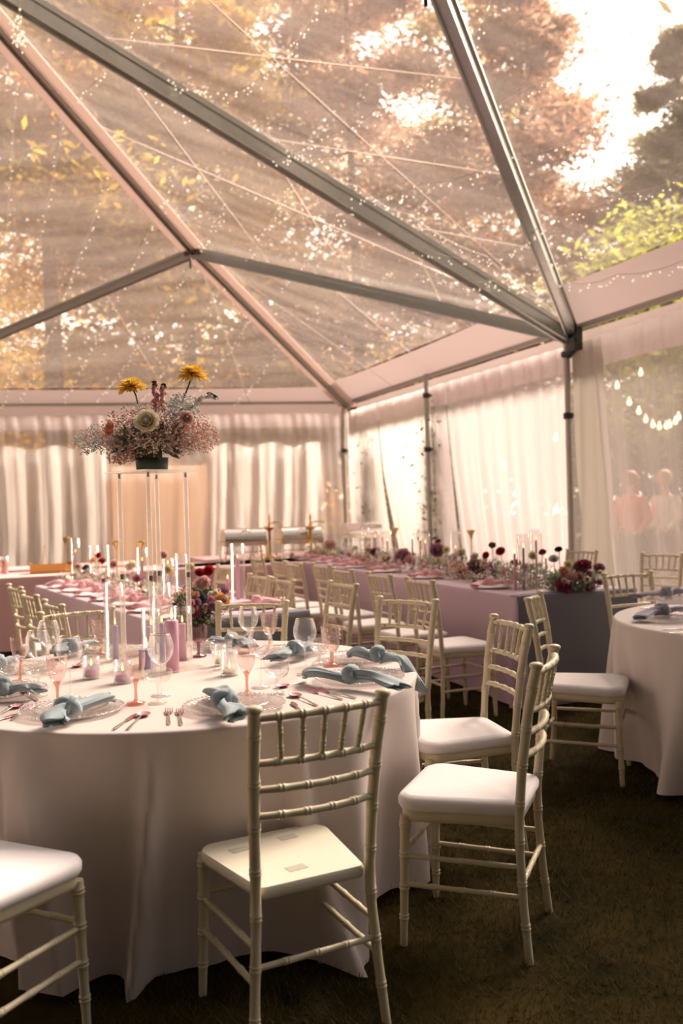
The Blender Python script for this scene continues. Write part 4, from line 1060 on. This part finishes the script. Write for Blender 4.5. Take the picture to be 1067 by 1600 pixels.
cloud(fa, LP(205, 715), .10, .08, .04, 420, .0042, [F_PINKS, F_WHT, F_GRN], 5, wts=(.6, .4))
leaves(fa, LP(238, 690), .15, .11, .06, 300, .045, F_GRN, 6)
flower('rose', fa, LP(232, 662, -.15), .048, P_CREAM, (-.05, -1, .35), 'cream_rose', 0)
flower('rose', fa, LP(178, 672, -.12), .034, P_PEACH, (-.7, -.7, .2), 'peach_rose', 1)
flower('rose', fa, LP(290, 655, -.10), .030, P_BLUSH, (.4, -.9, .3), 'blush_rose', 2)
def stemmed(kind, px, py, r, m, nrm, base, name):
    t = LP(px, py); o = flower(kind, fa, t, r, m, nrm, name)
    s_ = MB().tube([LP(*base), lerp(LP(*base), t, .5)+Vector((.003, 0, .004)), t-Vector(nrm).normalized()*r*.02], .0032, 6); so = s_.build('stem', GREEN, fa)
    MB().ball(t-Vector(nrm).normalized()*r*.1, r*.22, 8, 5).build('calyx', GREEN, fa); return o
stemmed('fullmum', 206, 604, .060, P_YEL, (-.12, -.25, 1), (216, 634), 'yellow_daisy')
stemmed('fullmum', 301, 584, .062, P_YEL, (.12, -.3, 1), (284, 630), 'yellow_daisy')
def spike(pts, m, name, r=.011, seed=0, n=16):
    rnd = random.Random(seed); mb = MB(); P = [LP(*p) for p in pts]; mb.m = 1; mb.tube(P, .002, 5); mb.m = 0
    for k in range(n):
        t = k/(n-1)*(len(P)-1); i = min(len(P)-2, int(t)); p = lerp(P[i], P[i+1], t-i); s_ = r*(1.1-.7*k/n)
        p = p+Vector((rnd.uniform(-1, 1), rnd.uniform(-1, 1), rnd.uniform(-.5, .5)))*r*.8; mb.ball(p, s_, 7, 4, (1, 1, 1.2))
    for k in range(6):
        i = rnd.randrange(len(P)-1); p = lerp(P[i], P[i+1], rnd.random()); mb.m = 1; mb.ball(p+Vector((0, 0, .01)), .006, 6, 4, (2, .5, 1)); 
    mb.build(name, [m, GREEN], fa)
spike([(243, 640), (243, 615), (241, 598)], P_PINK, 'pink_snapdragon', .013, 1, 14)
spike([(252, 635), (254, 612), (256, 603)], P_BLUSH, 'blush_snapdragon', .011, 2, 12)
spike([(290, 645), (312, 625), (326, 618), (337, 624)], P_WHITE, 'white_snapdragon', .011, 3, 18)

# ---- long table arrangements
def headsgroup(heads, org, dr, label, seed, cl_mats, w=.10, cl_n=500, zt=TH+.006, hgt=.085, nleaf=220, wts=None, leafm=SAGE, offs=0):
    """heads: (px, py, radius px, kind, petal material, name)"""
    rnd = random.Random(seed); ctr = org; pts = []
    nrmv = Vector((-dr.y, dr.x, 0)); nrmv = nrmv if nrmv.y < 0 else -nrmv
    for h in heads:
        o_ = ctr + nrmv*(rnd.uniform(-.04, .06)+offs); pts.append(atplane(h[0], h[1], o_, dr))
    c = sum(pts, Vector())/len(pts); c.z = zt
    o = empty('flower_arrangement', c); tag(o, label, 'flowers')
    ts = [(p-c).dot(dr) for p in pts]; half = max(.12, (max(ts)-min(ts))/2*.95); mid = dr*(max(ts)+min(ts))/2
    a = atan2(dr.y, dr.x)
    ell = max(1, int(half/.18))
    for k in range(ell):
        cc = mid + dr*(((k+.5)/ell*2-1)*half*.9); cc = Vector((cc.x, cc.y, hgt*.5)) - nrmv*offs
        leaves(o, cc, .13 if ell > 1 else half, w, hgt*.75, nleaf//ell, .05, leafm, seed*7+k, floor_z=0)
        cloud(o, cc, half/ell*1.15+.03, w*1.15, hgt*.95, cl_n//ell, .0055, cl_mats, seed*3+k, floor_z=.004, stems=.2, wts=wts or (.5, .3, .2))
    for i, (h, p) in enumerate(zip(heads, pts)):
        s_ = CF/p.y; r = h[2]/s_; l = p-c; l.z = max(r*.6, l.z)
        d = Vector((CAM.x-p.x, CAM.y-p.y, 0)).normalized(); nr = (d*.8+Vector((rnd.uniform(-.5, .5), rnd.uniform(-.2, .2), rnd.uniform(.3, .9))))
        flower(h[3], o, l-Vector((0, 0, r*.35)), r, h[4], nr, h[5], i)
        for q_ in range(2):
            fl_ = rnd.choice([P_CREAM, P_BLUSH, P_PEACH, P_WHITE, P_PINK, P_MAUVE]); rr = rnd.uniform(.018, .028)
            fp = mid + dr*rnd.uniform(-half, half) + nrmv*rnd.uniform(0, w*.9); flower(rnd.choice(['rose', 'carn']), o, Vector((fp.x, fp.y, rnd.uniform(.5, 1.15)*hgt)), rr, fl_, (nrmv*.8+Vector((rnd.uniform(-.4, .4), 0, rnd.uniform(.2, .8)))), 'small_bloom', rnd.randrange(3))
        if l.z > hgt*1.3: MB().tube([(l.x*.9, l.y*.9, .02), (l.x, l.y, l.z-r*.3)], .0025, 5).build('stem', GREEN, o)
    return o
RC = RT0 + RTw*.42
GB_ = [F_WHT, F_PINKS, SAGE, F_GRN]

headsgroup([(880, 892, 9, 'rose', P_PEACH, 'peach_rose'), (888, 880, 9, 'mum', P_PYEL, 'pale_yellow_flower'), (911, 884, 13, 'open', P_BURG, 'burgundy_rose'), (883, 913, 13, 'rose', P_CRIM, 'crimson_rose'), (936, 886, 10, 'carn', P_MAUVE, 'mauve_carnation'), (922, 921, 11, 'mum', P_MAUVE, 'dusty_pink_flower'), (865, 872, 9, 'carn', P_WHITE, 'white_carnation'), (873, 858, 7, 'carn', P_DARK, 'black_flower'), (905, 900, 9, 'carn', P_PINK, 'pink_carnation')],
  RT0+RTw*.42+RTd*.12, RTw, 'green and burgundy flower mound at the near end of the right long table', 11, [SAGE, SAGE, F_PINKS, F_GRN], .12, 1500, nleaf=500, hgt=.11, offs=.08)
headsgroup([(721, 892, 12, 'rose', P_PEACH, 'peach_rose'), (743, 886, 15, 'rose', P_BROWN, 'dusty_brown_rose'), (769, 888, 10, 'rose', P_MAUVE, 'mauve_rose'), (760, 866, 7, 'carn', P_RED, 'red_carnation'), (783, 860, 9, 'carn', P_RED, 'red_carnation'), (769, 852, 6, 'rose', P_BROWN, 'dusty_brown_rose'), (758, 904, 7, 'carn', P_DARK, 'near_black_carnation'), (820, 885, 8, 'carn', P_PINK, 'pink_carnation'), (832, 866, 8, 'carn', P_CREAM, 'cream_carnation'), (848, 862, 7, 'carn', P_RED, 'red_carnation'), (806, 880, 8, 'rose', P_BROWN, 'dusty_brown_rose')],
  RC, RTd, 'peach, brown and red flowers second from the near end of the right table', 12, GB_, .12, 1500, nleaf=520, hgt=.13, offs=.06)
headsgroup([(632, 868, 14, 'rose', P_MAUVE, 'mauve_rose'), (640, 874, 8, 'rose', P_PINK, 'pink_rose'), (682, 858, 12, 'rose', P_MAUVE, 'mauve_rose'), (685, 845, 5, 'carn', P_RED, 'red_carnation'), (697, 857, 7, 'mum', P_PYEL, 'pale_yellow_flower'), (688, 876, 9, 'rose', P_CREAM, 'cream_rose'), (721, 862, 9, 'carn', P_CREAM, 'cream_carnation'), (708, 870, 8, 'carn', P_BLUSH, 'blush_carnation'), (742, 868, 8, 'carn', P_WHITE, 'white_carnation')],
  RC, RTd, 'mauve roses and pale flowers in the middle of the right long table', 13, GB_, .12, 1600, nleaf=480, hgt=.12, offs=.06)
headsgroup([(575, 860, 6, 'carn', P_RED, 'red_carnation'), (587, 862, 8, 'rose', P_BURG, 'burgundy_rose'), (560, 872, 8, 'rose', P_BLUSH, 'blush_rose'), (600, 872, 7, 'rose', P_CREAM, 'cream_rose'), (612, 872, 7, 'rose', P_CREAM, 'cream_rose'), (571, 874, 7, 'rose', P_PEACH, 'peach_rose'), (620, 864, 6, 'carn', P_WHITE, 'white_carnation')],
  RC, RTd, 'cream and red flowers beyond the middle of the right long table', 14, GB_, .12, 1400, nleaf=380, hgt=.12, offs=.06)
headsgroup([(492, 866, 9, 'rose', P_CREAM, 'cream_rose'), (494, 875, 8, 'rose', P_PEACH, 'peach_rose'), (505, 862, 7, 'carn', P_PYEL, 'pale_yellow_flower'), (516, 850, 10, 'rose', P_BLUSH, 'blush_rose'), (520, 866, 7, 'rose', P_CREAM, 'cream_rose'), (527, 874, 8, 'rose', P_PEACH, 'peach_rose'), (535, 862, 6, 'carn', P_WHITE, 'white_carnation'), (545, 866, 6, 'rose', P_BLUSH, 'blush_rose')],
  RC, RTd, 'cream and peach roses at the far end of the right long table', 15, GB_, .12, 1200, nleaf=330, hgt=.12, offs=.06)
LCp = LT0+LTw*.46
headsgroup([(317, 910, 13, 'rose', P_BLUSH, 'pale_pink_rose'), (345, 937, 14, 'open', P_AMB, 'amber_rose'), (312, 893, 9, 'carn', P_RED, 'red_carnation'), (327, 889, 10, 'carn', P_RED, 'red_carnation'), (297, 884, 8, 'carn', P_PYEL, 'yellow_flower'), (313, 932, 11, 'carn', P_SLATE, 'slate_flower'), (326, 944, 7, 'carn', P_MAUVE, 'mauve_carnation'), (303, 955, 10, 'mum', P_CRIM, 'crimson_flower'), (322, 953, 8, 'mum', P_CRIM, 'crimson_flower'), (292, 925, 9, 'rose', P_PEACH, 'peach_rose')],
  atz(322, 975, TH)+Vector((0, .02, 0)), LTw, 'peach and amber roses with red blooms at the near end of the left table', 16, [SAGE, F_WHT, F_PINKS, F_GRN], .10, 900, nleaf=600, leafm=mat('deep_leaf', (.07, .09, .03), .6, trans=.2), hgt=.16, offs=.11)
headsgroup([(207, 884, 10, 'rose', P_CREAM, 'cream_rose'), (215, 903, 9, 'carn', P_PINK, 'pink_carnation'), (165, 906, 6, 'carn', P_RED, 'red_carnation'), (226, 925, 7, 'carn', P_RED, 'red_amaranth'), (200, 898, 7, 'carn', P_BLUSH, 'blush_carnation'), (255, 866, 7, 'rose', P_BLUSH, 'blush_rose'), (262, 888, 8, 'carn', P_PYEL, 'pale_yellow_flower'), (278, 930, 8, 'rose', P_PEACH, 'peach_rose')],
  LCp, LTd, 'cream rose and pink flowers on the left table behind the clear stand', 17, GB_, .09, 500, nleaf=200)
headsgroup([(153, 866, 6, 'carn', P_RED, 'red_carnation'), (160, 876, 7, 'carn', P_RED, 'red_carnation'), (122, 884, 7, 'carn', P_BLUSH, 'blush_carnation'), (135, 886, 7, 'carn', P_SLATE, 'slate_flower'), (143, 876, 6, 'rose', P_AMB, 'amber_rose'), (112, 878, 6, 'carn', P_PINK, 'pink_carnation'), (178, 880, 7, 'rose', P_BLUSH, 'blush_rose')],
  LCp, LTd, 'red and slate flowers at the far end of the left long table', 18, GB_, .09, 450, nleaf=200)

# ---- candles, cylinders and gold trumpets on the long tables
def online(px, org, dr, z=TZ):
    g = atplane(px, 880, org, dr); return Vector((g.x, g.y, z))
GC = 'tall glass cylinders along the right long table'
for px, h, m, lab, of, vz in [(818, .30, WAXB, 'slate blue taper in the cylinder near the end of the right table', -.14, .40), (838, .34, WAXP, 'pink taper beside the slate blue one on the right table', .10, .42), (804, .26, WAXP, 'short pink taper on the right long table', -.2, 0),
    (657, .30, WAXP, 'pink taper in the cylinder by the mauve roses', -.12, .40), (665, .26, WAXP, 'second pink taper by the mauve roses', .1, .36), (645, .30, WAXL, 'lavender taper left of the mauve roses', .05, 0), (712, .22, WAXC, 'cream taper beyond the mauve roses', .2, .38),
    (587, .30, WAXP, 'pink taper in the cylinder by the burgundy rose', -.08, .38), (572, .30, WAXC, 'cream taper in the far cylinder of the right table', .1, .4), (606, .25, WAXP, 'small pink taper past the burgundy rose', .15, .36), (853, .2, WAXC, 'cream taper behind the red carnation', .2, 0)]:
    p = online(px, RC+RTw*of, RTd)
    pillar(0, 0, h, .0105, m, lab, p=p, name='taper_candle', taper=.25)
    if vz: cyl_vase(0, 0, vz, .045, 'clear cylinder around the '+lab.replace(' in the cylinder', '').replace(' of the right table', ''), p=p)
for px, lab in [(222, 'lavender taper on the left table behind the stand'), (150, 'cream taper at the far end of the left table'), (262, 'pink taper on the left table right of the stand leg'), (118, 'blush taper at the far left of the left table flowers')]:
    p = online(px, LCp, LTd); pillar(0, 0, .26, .0105, WAXL if px in (222,) else WAXP if px != 150 else WAXC, lab, p=p, name='taper_candle', taper=.25)
for px, h, lab in [(147, .34, 'clear cylinder vase at the far end of the left table'), (175, .36, 'clear cylinder vase on the left table by the red carnations'), (118, .40, 'clear cylinder vase at the far left of the left table flowers'), (222, .36, 'clear cylinder vase on the left table behind the stand'), (262, .30, 'clear cylinder vase on the left table right of the stand'), (283, .34, 'clear cylinder vase on the left table before the yellow flower')]:
    p = online(px, LCp, LTd); cyl_vase(0, 0, h, .045, lab, p=p)
p = atz(370, 945, TZ)+Vector((0, .1, 0)); cyl_vase(0, 0, .40, .05, 'tall cylinder vase on the left table right of the amber rose', p=p); pillar(0, 0, .30, .014, WAXP, 'tall pink candle right of the amber rose', p=p, name='taper_candle')
p = atz(352, 945, TZ)+Vector((0, .15, 0)); pillar(0, 0, .16, .012, WAXP, 'shorter pink candle right behind the amber rose', p=p, name='taper_candle')
def make_trumpet():
    o = empty('gold_trumpet_holder')
    MB().lathe([(.001, 0), (.045, 0), (.045, .005), (.008, .012), (.005, .03), (.005, .30), (.007, .32)], 18).build('stem', BRASS, o)
    MB().lathe([(.006, .32), (.014, .35), (.03, .385), (.038, .40), (.036, .40), (.012, .352), (.001, .345)], 18).build('cup', BRASS, o); return o
KT = Kind(make_trumpet())
for px, org, dr, lab in [(737, RC+RTw*.1, RTd, 'gold trumpet holder standing tall in the middle of the right table'), (619, RC+RTw*.05, RTd, 'gold trumpet holder beyond the mauve roses on the right table'), (103, LCp, LTd, 'gold trumpet holder at the far left of the left table'), (182, LCp, LTd, 'gold trumpet holder behind the left leg of the stand'), (220, LCp+LTw*.1, LTd, 'gold trumpet holder between the stand legs')]:
    p = online(px, org, dr); KT.put((p.x, p.y, TZ), 0, lab, 'candle holder', 'gold trumpet holders')
# ---- place settings on the long tables
ra = atan2(RTw.y, RTw.x)
GN = 'pink knotted napkins on the right long table'; ordn = ['nearest', 'second', 'third', 'fourth', 'fifth', 'sixth', 'seventh']
for i, (px, py) in enumerate([(793, 917), (710, 901), (652, 891), (595, 885), (556, 881), (527, 878), (498, 874)]):
    p = atz(px, py, TZ); t = (p-RT0).dot(RTd); c = RT0+RTd*t+RTw*.17
    K_PW.put((c.x, c.y, TZ), 0, 'white plate on the near side of the right table, %s from the near end' % ordn[i], 'plate', 'plates on the right long table')
    napkin(c-RTw*.02, ra+.12+.1*sin(i*3), TZ+.015, PINKN, 'pink napkin on the near side of the right table, %s from the near end' % ordn[i], i, .15, .19, .085, 0, .03, GN)
    g = c+RTw*.16+RTd*.20*(-1 if i % 2 else 1)
    K_BAL.put((g.x, g.y, TZ), 0, 'wine glass on the right table beside the %s pink napkin' % ordn[i], 'glass', 'glasses on the right table')
    g = c+RTw*.17-RTd*.14
    (K_CPE if i % 2 else K_CCP).put((g.x, g.y, TZ), 0, 'small footed glass on the right table by the %s pink napkin' % ordn[i], 'glass', 'small glasses on the right table')
    if i < 3:
        b = c-RTd*.19-RTw*.10; ang = ra; o = empty('knife', (b.x, b.y, TZ), ang); MB().box((.10, 0, .002), (.21, .014, .002)).build('blade', BRASS, o); tag(o, 'gold knife on the right table beside the %s plate' % ordn[i], 'knife')
la = atan2(LTw.y, LTw.x)
GL_ = 'pink knotted napkins along the left side of the left table'
for i, (px, py) in enumerate([(212, 966), (186, 958), (163, 950), (141, 941), (119, 932), (98, 922), (80, 914)]):
    p = atz(px, py, TZ); t = max(.22, (p-LT0).dot(LTd)); t = .2+i*(LTL-.35)/6.4; c = LT0+LTd*t+LTw*.17
    K_PW.put((c.x, c.y, TZ), 0, 'white plate along the left side of the left table, %s from the near end' % ordn[i], 'plate', 'plates on the left long table')
    napkin(c+LTw*.03, la+.15*sin(i*2.3), TZ+.015, PINKN, 'pink napkin along the left side of the left table, %s from the near end' % ordn[i], i+1, .16, .19, .085, 0, .03, GL_)
    g = c+LTw*.20+LTd*.17
    (K_BAL if i % 2 else K_CPE).put((g.x, g.y, TZ), 0, 'glass on the left table beside the %s pink napkin' % ordn[i], 'glass', 'glasses on the left table')
for i, (px, py) in enumerate([(440, 949), (396, 944)]):
    c = LT0+LTw*.76+LTd*(.35+.75*i)
    K_PW.put((c.x, c.y, TZ), 0, 'white plate on the right side of the left table, %s one' % ('near', 'far')[i], 'plate', 'plates on the left long table')
    napkin(c, la+pi+.1, TZ+.015, PINKN, 'pink napkin on the right side of the left table, %s one' % ('near', 'far')[i], i, .15, .17, .085, 0, .03)
# ---- right round table settings
for i, (a, k, b, pl, lab) in enumerate([((976, 978), (1035, 966), (1075, 962), (1040, 970), 'near'), ((1003, 938), (1042, 936), (1078, 934), (1055, 940), 'far')]):
    ang, _ = pxang(a[0], a[1], b[0], b[1]); p = atz(*k, TZ); q = atz(*pl, TZ)
    K_PL.put((q.x, q.y, TZ), 0, 'glass plate on the right round table under the %s lilac napkin' % lab, 'plate')
    napkin(p, ang, TZ+.015, LILN, 'lilac grey napkin on the right round table, %s one' % lab, i, .22, .16, .09, 0, .03)
utensil('knife', 1000, 952, 1045, 948, 'knife on the right round table behind the near napkin'); utensil('knife', 1036, 985, 1066, 984, 'green-tinted knife at the front of the right round table'); utensil('fork', 1046, 990, 1072, 989, 'fork at the front of the right round table')

# ================================================================== STRING LIGHTS
BULB = mat('led_bead', (.9, .85, .78), .2, emit=(1, .82, .60), estr=1.1)
BW = mat('clear_wire', (.55, .50, .44), .5)
bm_ = MB().ball((0, 0, 0), .0095, 7, 5).mesh('bulb', BULB)
SLN = [0]
def string(pts, label, n, sag=.12, seed=0, jit=.03, r=.0028, bulb=None, sc=1.0, name='string_light', wirem=BW):
    rnd = random.Random(seed); P = [Vector(p) for p in pts]; Q = []
    for a, b in zip(P, P[1:]):
        for k in range(16): t = k/16; Q.append(lerp(a, b, t)-Vector((0, 0, sag*4*t*(1-t))))
    Q.append(P[-1]); o = empty(name, Q[0]); tag(o, label, 'string lights')
    w = MB().tube([p-Q[0] for p in Q], r, 4, False).build('wire', wirem, o)
    n = min(n, 95)
    for k in range(n):
        t = (k+rnd.uniform(.1, .9))/n*(len(Q)-1); i = min(len(Q)-2, int(t)); p = lerp(Q[i], Q[i+1], t-i)-Q[0]
        b = bpy.data.objects.new('bulb', bulb or bm_); COL.objects.link(b); b.parent = o; b.location = p+Vector((rnd.uniform(-jit, jit), rnd.uniform(-jit, jit), -rnd.uniform(0, jit*1.6)-.008)); b.scale = (sc*rnd.uniform(.8, 1.2),)*3
    return o
def bk(px, py=628): # a point on the back eave
    p = atplane(px, py, K+nb*.25, bw); return p
def rt(px, py):
    return atplane(px, py, K+nin*.3, rw)
for i, (top, end, n, lab) in enumerate([
  (aty(38, -60, 9.0), bk(0, 500), 30, 'string of lights falling from the upper left hip, leftmost'),
  (aty(108, 150, 9.6), bk(2, 640), 45, 'string of lights crossing the left gable, second from left'),
  (aty(183, 240, 10.2), bk(32, 628), 45, 'string of lights crossing the left gable, third from left'),
  (aty(252, 318, 10.7), bk(98, 626), 42, 'string of lights falling just left of the hub'),
  (aty(303, 400, 11.2), bk(150, 626), 38, 'string of lights falling from the hub bracket'),
  (aty(352, 440, 12.0), bk(215, 628), 32, 'string of lights right of the hub, ending over the bouquet'),
  (aty(400, 480, 12.8), bk(290, 628), 26, 'short string of lights right of the hub'),
  (aty(440, 535, 13.6), bk(365, 628), 20, 'shortest string of lights near the far corner')]):
    string([top, end], lab, n, .10, i, sc=.95)
def rp(px, py, u):
    """a point in the roof space at depth u"""
    return aty(px, py, u)
for i, (pts, n, lab) in enumerate([
  ([(780, -40, 6.2), (733, 65, 6.6), (615, 150, 7.2), (500, 215, 7.8), (400, 250, 8.4)], 60, 'string of lights across the upper middle roof panel'),
  ([(1080, -10, 6.0), (949, 61, 6.4), (829, 133, 6.9), (670, 199, 7.5), (500, 245, 8.2), (420, 210, 8.5)], 75, 'string of lights from the upper right corner to the middle beam'),
  ([(1085, 135, 6.4), (938, 197, 6.8), (792, 245, 7.3), (660, 287, 7.9), (560, 303, 8.4), (512, 365, 9.0)], 75, 'string of lights through the middle of the right roof panel'),
  ([(1085, 262, 7.0), (975, 300, 7.3), (856, 335, 7.8), (790, 395, 8.4), (690, 398, 8.9), (600, 345, 9.2)], 60, 'string of lights low in the right roof panel'),
  ([(1085, 332, 7.4), (960, 368, 7.9), (893, 392, 8.3), (760, 440, 8.9), (650, 420, 9.4)], 50, 'string of lights just over the right hem band'),
  ([(1085, 398, 7.6), (965, 428, 8.2), (880, 440, 8.8), (775, 440, 9.2), (713, 412, 9.5)], 50, 'lowest string of lights running to the beam corner'),
  ([(232, -30, 7.6), (208, 50, 8.0), (175, 90, 8.3), (120, 150, 8.8)], 34, 'string of lights hanging at the upper left over the middle beam'),
  ([(505, -10, 7.0), (440, 89, 7.4), (360, 145, 7.8), (250, 110, 8.0)], 50, 'string of lights dropping to the middle beam at the top'),
  ([(170, 85, 8.2), (280, 165, 8.3), (380, 205, 8.4), (470, 245, 8.6), (560, 290, 8.8), (640, 335, 9.0), (760, 400, 9.3), (850, 470, 9.5)], 94, 'string of lights wound along the long middle beam'),
  ([(548, 285, 9.0), (530, 330, 9.6), (495, 380, 10.4), (440, 450, 11.4)], 34, 'string of lights hanging right of the hub over the far panel'),
  ([(462, 265, 8.8), (440, 310, 9.6), (405, 370, 10.6), (375, 415, 11.4)], 34, 'string of lights falling behind the middle beam toward the hub'),
  ([(350, 310, 9.6), (335, 350, 10.4), (312, 385, 11.2)], 20, 'short string of lights just above the hub'),
  ([(275, 245, 9.2), (262, 300, 10), (250, 320, 10.6)], 16, 'short string of lights above the left hip beam'),
  ([(30, -20, 7.2), (30, 62, 7.3), (22, 20, 7.2), (42, 66, 7.4)], 40, 'bunched string of lights at the upper left corner')]):
    string([rp(*p) for p in pts], lab, n, .05, 50+i, .045, sc=.85)
# garden festoon outside
gb = MB().lathe([(.001, -.06), (.018, -.05), (.024, -.03), (.016, -.008), (.010, .0), (.010, .02), (.001, .02)], 10).mesh('bulb', mat('warm_bulb', (1, .8, .55), .3, emit=(1, .72, .42), estr=6))
o = empty('garden_festoon', aty(940, 560, 15)); tag(o, 'festoon of warm round bulbs in the garden behind the right-edge curtain', 'string lights')
FB = [(964, 601), (983, 627), (998, 641), (1009, 654), (1020, 662), (1030, 665), (1041, 664), (1046, 662), (1055, 657), (1060, 650), (1001, 581), (868, 683), (1075, 640)]
O0 = Vector(o.location)
MB().tube([aty(950, 575, 15)-O0]+[aty(a, b-4, 15)-O0 for a, b in FB[:10]]+[aty(1080, 610, 15)-O0], .006, 5, False).build('wire', BLACK, o)
for a, b in FB:
    x_ = bpy.data.objects.new('bulb', gb); COL.objects.link(x_); x_.parent = o; x_.location = aty(a, b-3, 15)-O0; x_.scale = (1.7,)*3

# ================================================================== PEOPLE outside
SKIN = mat('skin', (.62, .38, .28), .6, sub=.2)
def person(x, y, rot, top, bottom, hair, label, long_hair=True, arm=.35, dress=True):
    o = empty('person', (x, y, 0), rot); tag(o, label, 'person')
    me = bpy.data.meshes.new('body')
    V_ = [(0, 0, .98), (0, 0, 1.15), (0, .0, 1.36), (0, .0, 1.45), (0, .01, 1.53), (0, .03, 1.60), (0, .02, 1.68),
          (-.09, 0, .92), (-.10, .01, .50), (-.10, -.02, .08), (-.10, .10, .03), (.09, 0, .92), (.11, .01, .50), (.12, -.02, .08), (.12, .10, .03),
          (-.17, 0, 1.38), (-.24, .0, 1.12), (-.20, .16, .95), (-.18, .22, .93), (.17, 0, 1.38), (.25, .0, 1.12), (.19, .17, .98), (.16, .23, .97)]
    E_ = [(0, 1), (1, 2), (2, 3), (3, 4), (4, 5), (5, 6), (0, 7), (7, 8), (8, 9), (9, 10), (0, 11), (11, 12), (12, 13), (13, 14), (2, 15), (15, 16), (16, 17), (17, 18), (2, 19), (19, 20), (20, 21), (21, 22)]
    R_ = [.14, .12, .14, .06, .055, .085, .08, .09, .06, .04, .035, .09, .06, .04, .035, .055, .042, .032, .035, .055, .042, .032, .035]
    me.from_pydata(V_, E_, []); b = bpy.data.objects.new('body', me); COL.objects.link(b); b.parent = o; me.materials.append(SKIN)
    md = b.modifiers.new('s', 'SKIN'); 
    for i, r in enumerate(R_): me.skin_vertices[0].data[i].radius = (r, r*.85)
    me.skin_vertices[0].data[0].use_root = True
    b.modifiers.new('d', 'SUBSURF').levels = 2; b.modifiers['d'].render_levels = 2
    for s_ in (-1, 1):
        for k in range(4): MB().tube([(s_*.17+(k-1.5)*.014, .22, .95), (s_*.16+(k-1.5)*.015, .27, .94), (s_*.155+(k-1.5)*.014, .30, .915)], .008, 6).build('finger', SKIN, b)
        MB().tube([(s_*.15, .20, .96), (s_*.12, .24, .965)], .009, 6).build('thumb', SKIN, b)
    MB().lathe([(.16, 1.42), (.19, 1.36), (.175, 1.2), (.145, 1.08), (.16, .98), (.165, .92)], 20, fl=lambda k, r, z: .03*sin(k*1.3)).build('top', top, o)
    for s_ in (-1, 1): MB().tube([(s_*.15, 0, 1.40), (s_*.245, 0, 1.13), (s_*.2, .14, .98)], [.068, .055, .043], 10).build('sleeve', top, o)
    if dress: MB().lathe([(.15, 1.0), (.19, .8), (.24, .45), (.27, .22)], 24, fl=lambda k, r, z: .06*sin(k*1.7)).build('skirt', bottom, o)
    else:
        for s_ in (-1, 1): MB().tube([(s_*.08, 0, .98), (s_*.10, .01, .5), (s_*.11, -.02, .08)], [.115, .085, .065], 12).build('trouser_leg', bottom, o)
    h = MB(); h.ball((0, .01, 1.66), .112, 14, 8, (1, 1.02, 1.05))
    if long_hair: h.tube([(0, -.04, 1.66), (0, -.08, 1.5), (0, -.09, 1.36)], [.10, .085, .04], 12)
    h.build('hair', hair, o)
    MB().tube([(0, .115, 1.60), (0, .135, 1.585)], .012, 6).build('nose', SKIN, b)
    return o
CORAL = mat('coral_fabric', (.80, .22, .12), .8, trans=.2); DKF = mat('dark_fabric', (.05, .045, .05), .8); PKF = mat('pink_fabric', (.85, .42, .42), .8); WHF = mat('white_fabric', (.9, .86, .8), .8)
HR = mat('auburn_hair', (.30, .10, .04), .6); HB = mat('blond_hair', (.65, .42, .18), .6); HD = mat('dark_hair', (.06, .035, .02), .6)
p = aty(986, 780, 12.5); person(p.x, p.y, 2.4, CORAL, DKF, HR, 'auburn-haired person in coral outside the right-edge curtain')
p = aty(1040, 790, 12.5); person(p.x, p.y, 2.0, WHF, DKF, HB, 'fair-haired person in a pale top outside, right of the coral one', False)
p = aty(349, 790, 17.6); person(p.x, p.y, 2.8, PKF, PKF, HD, 'person in a pink dress behind the back curtain, left of the chafing dishes')

# ================================================================== GRASS
GBL = mat('grass_blade', (.085, .064, .018), .9, var=.8, vscale=1.6, spec=.1, trans=.25)
rnd = random.Random(77); mb = MB()
for i in range(120000):
    u = rnd.random()**.6; Y_ = 1.9+u*7.5 if rnd.random() < .8 else 1.6+rnd.random()*3; X_ = rnd.uniform(-.45, .45)*Y_*.95+ .12*Y_
    h_ = rnd.uniform(.012, .034)*(1.6 if rnd.random() < .04 else 1); a = rnd.uniform(0, 6.28); w_ = .0007+.0006*rnd.random()+.00022*Y_; ln = rnd.uniform(.2, 1.6)*h_
    p = Vector((X_, Y_, 0))
    if (p-KB).dot(nin) < .25: continue
    d = Vector((cos(a), sin(a), 0)); s_ = Vector((-sin(a), cos(a), 0))*w_
    mb.add([p-s_, p+s_, p+d*ln+Vector((0, 0, h_))], [(0, 1, 2)], False)
g_ = mb.build('grass', GBL); tag(g_, 'short dry green grass on the lawn between the tables', 'grass'); g_['kind'] = 'stuff'
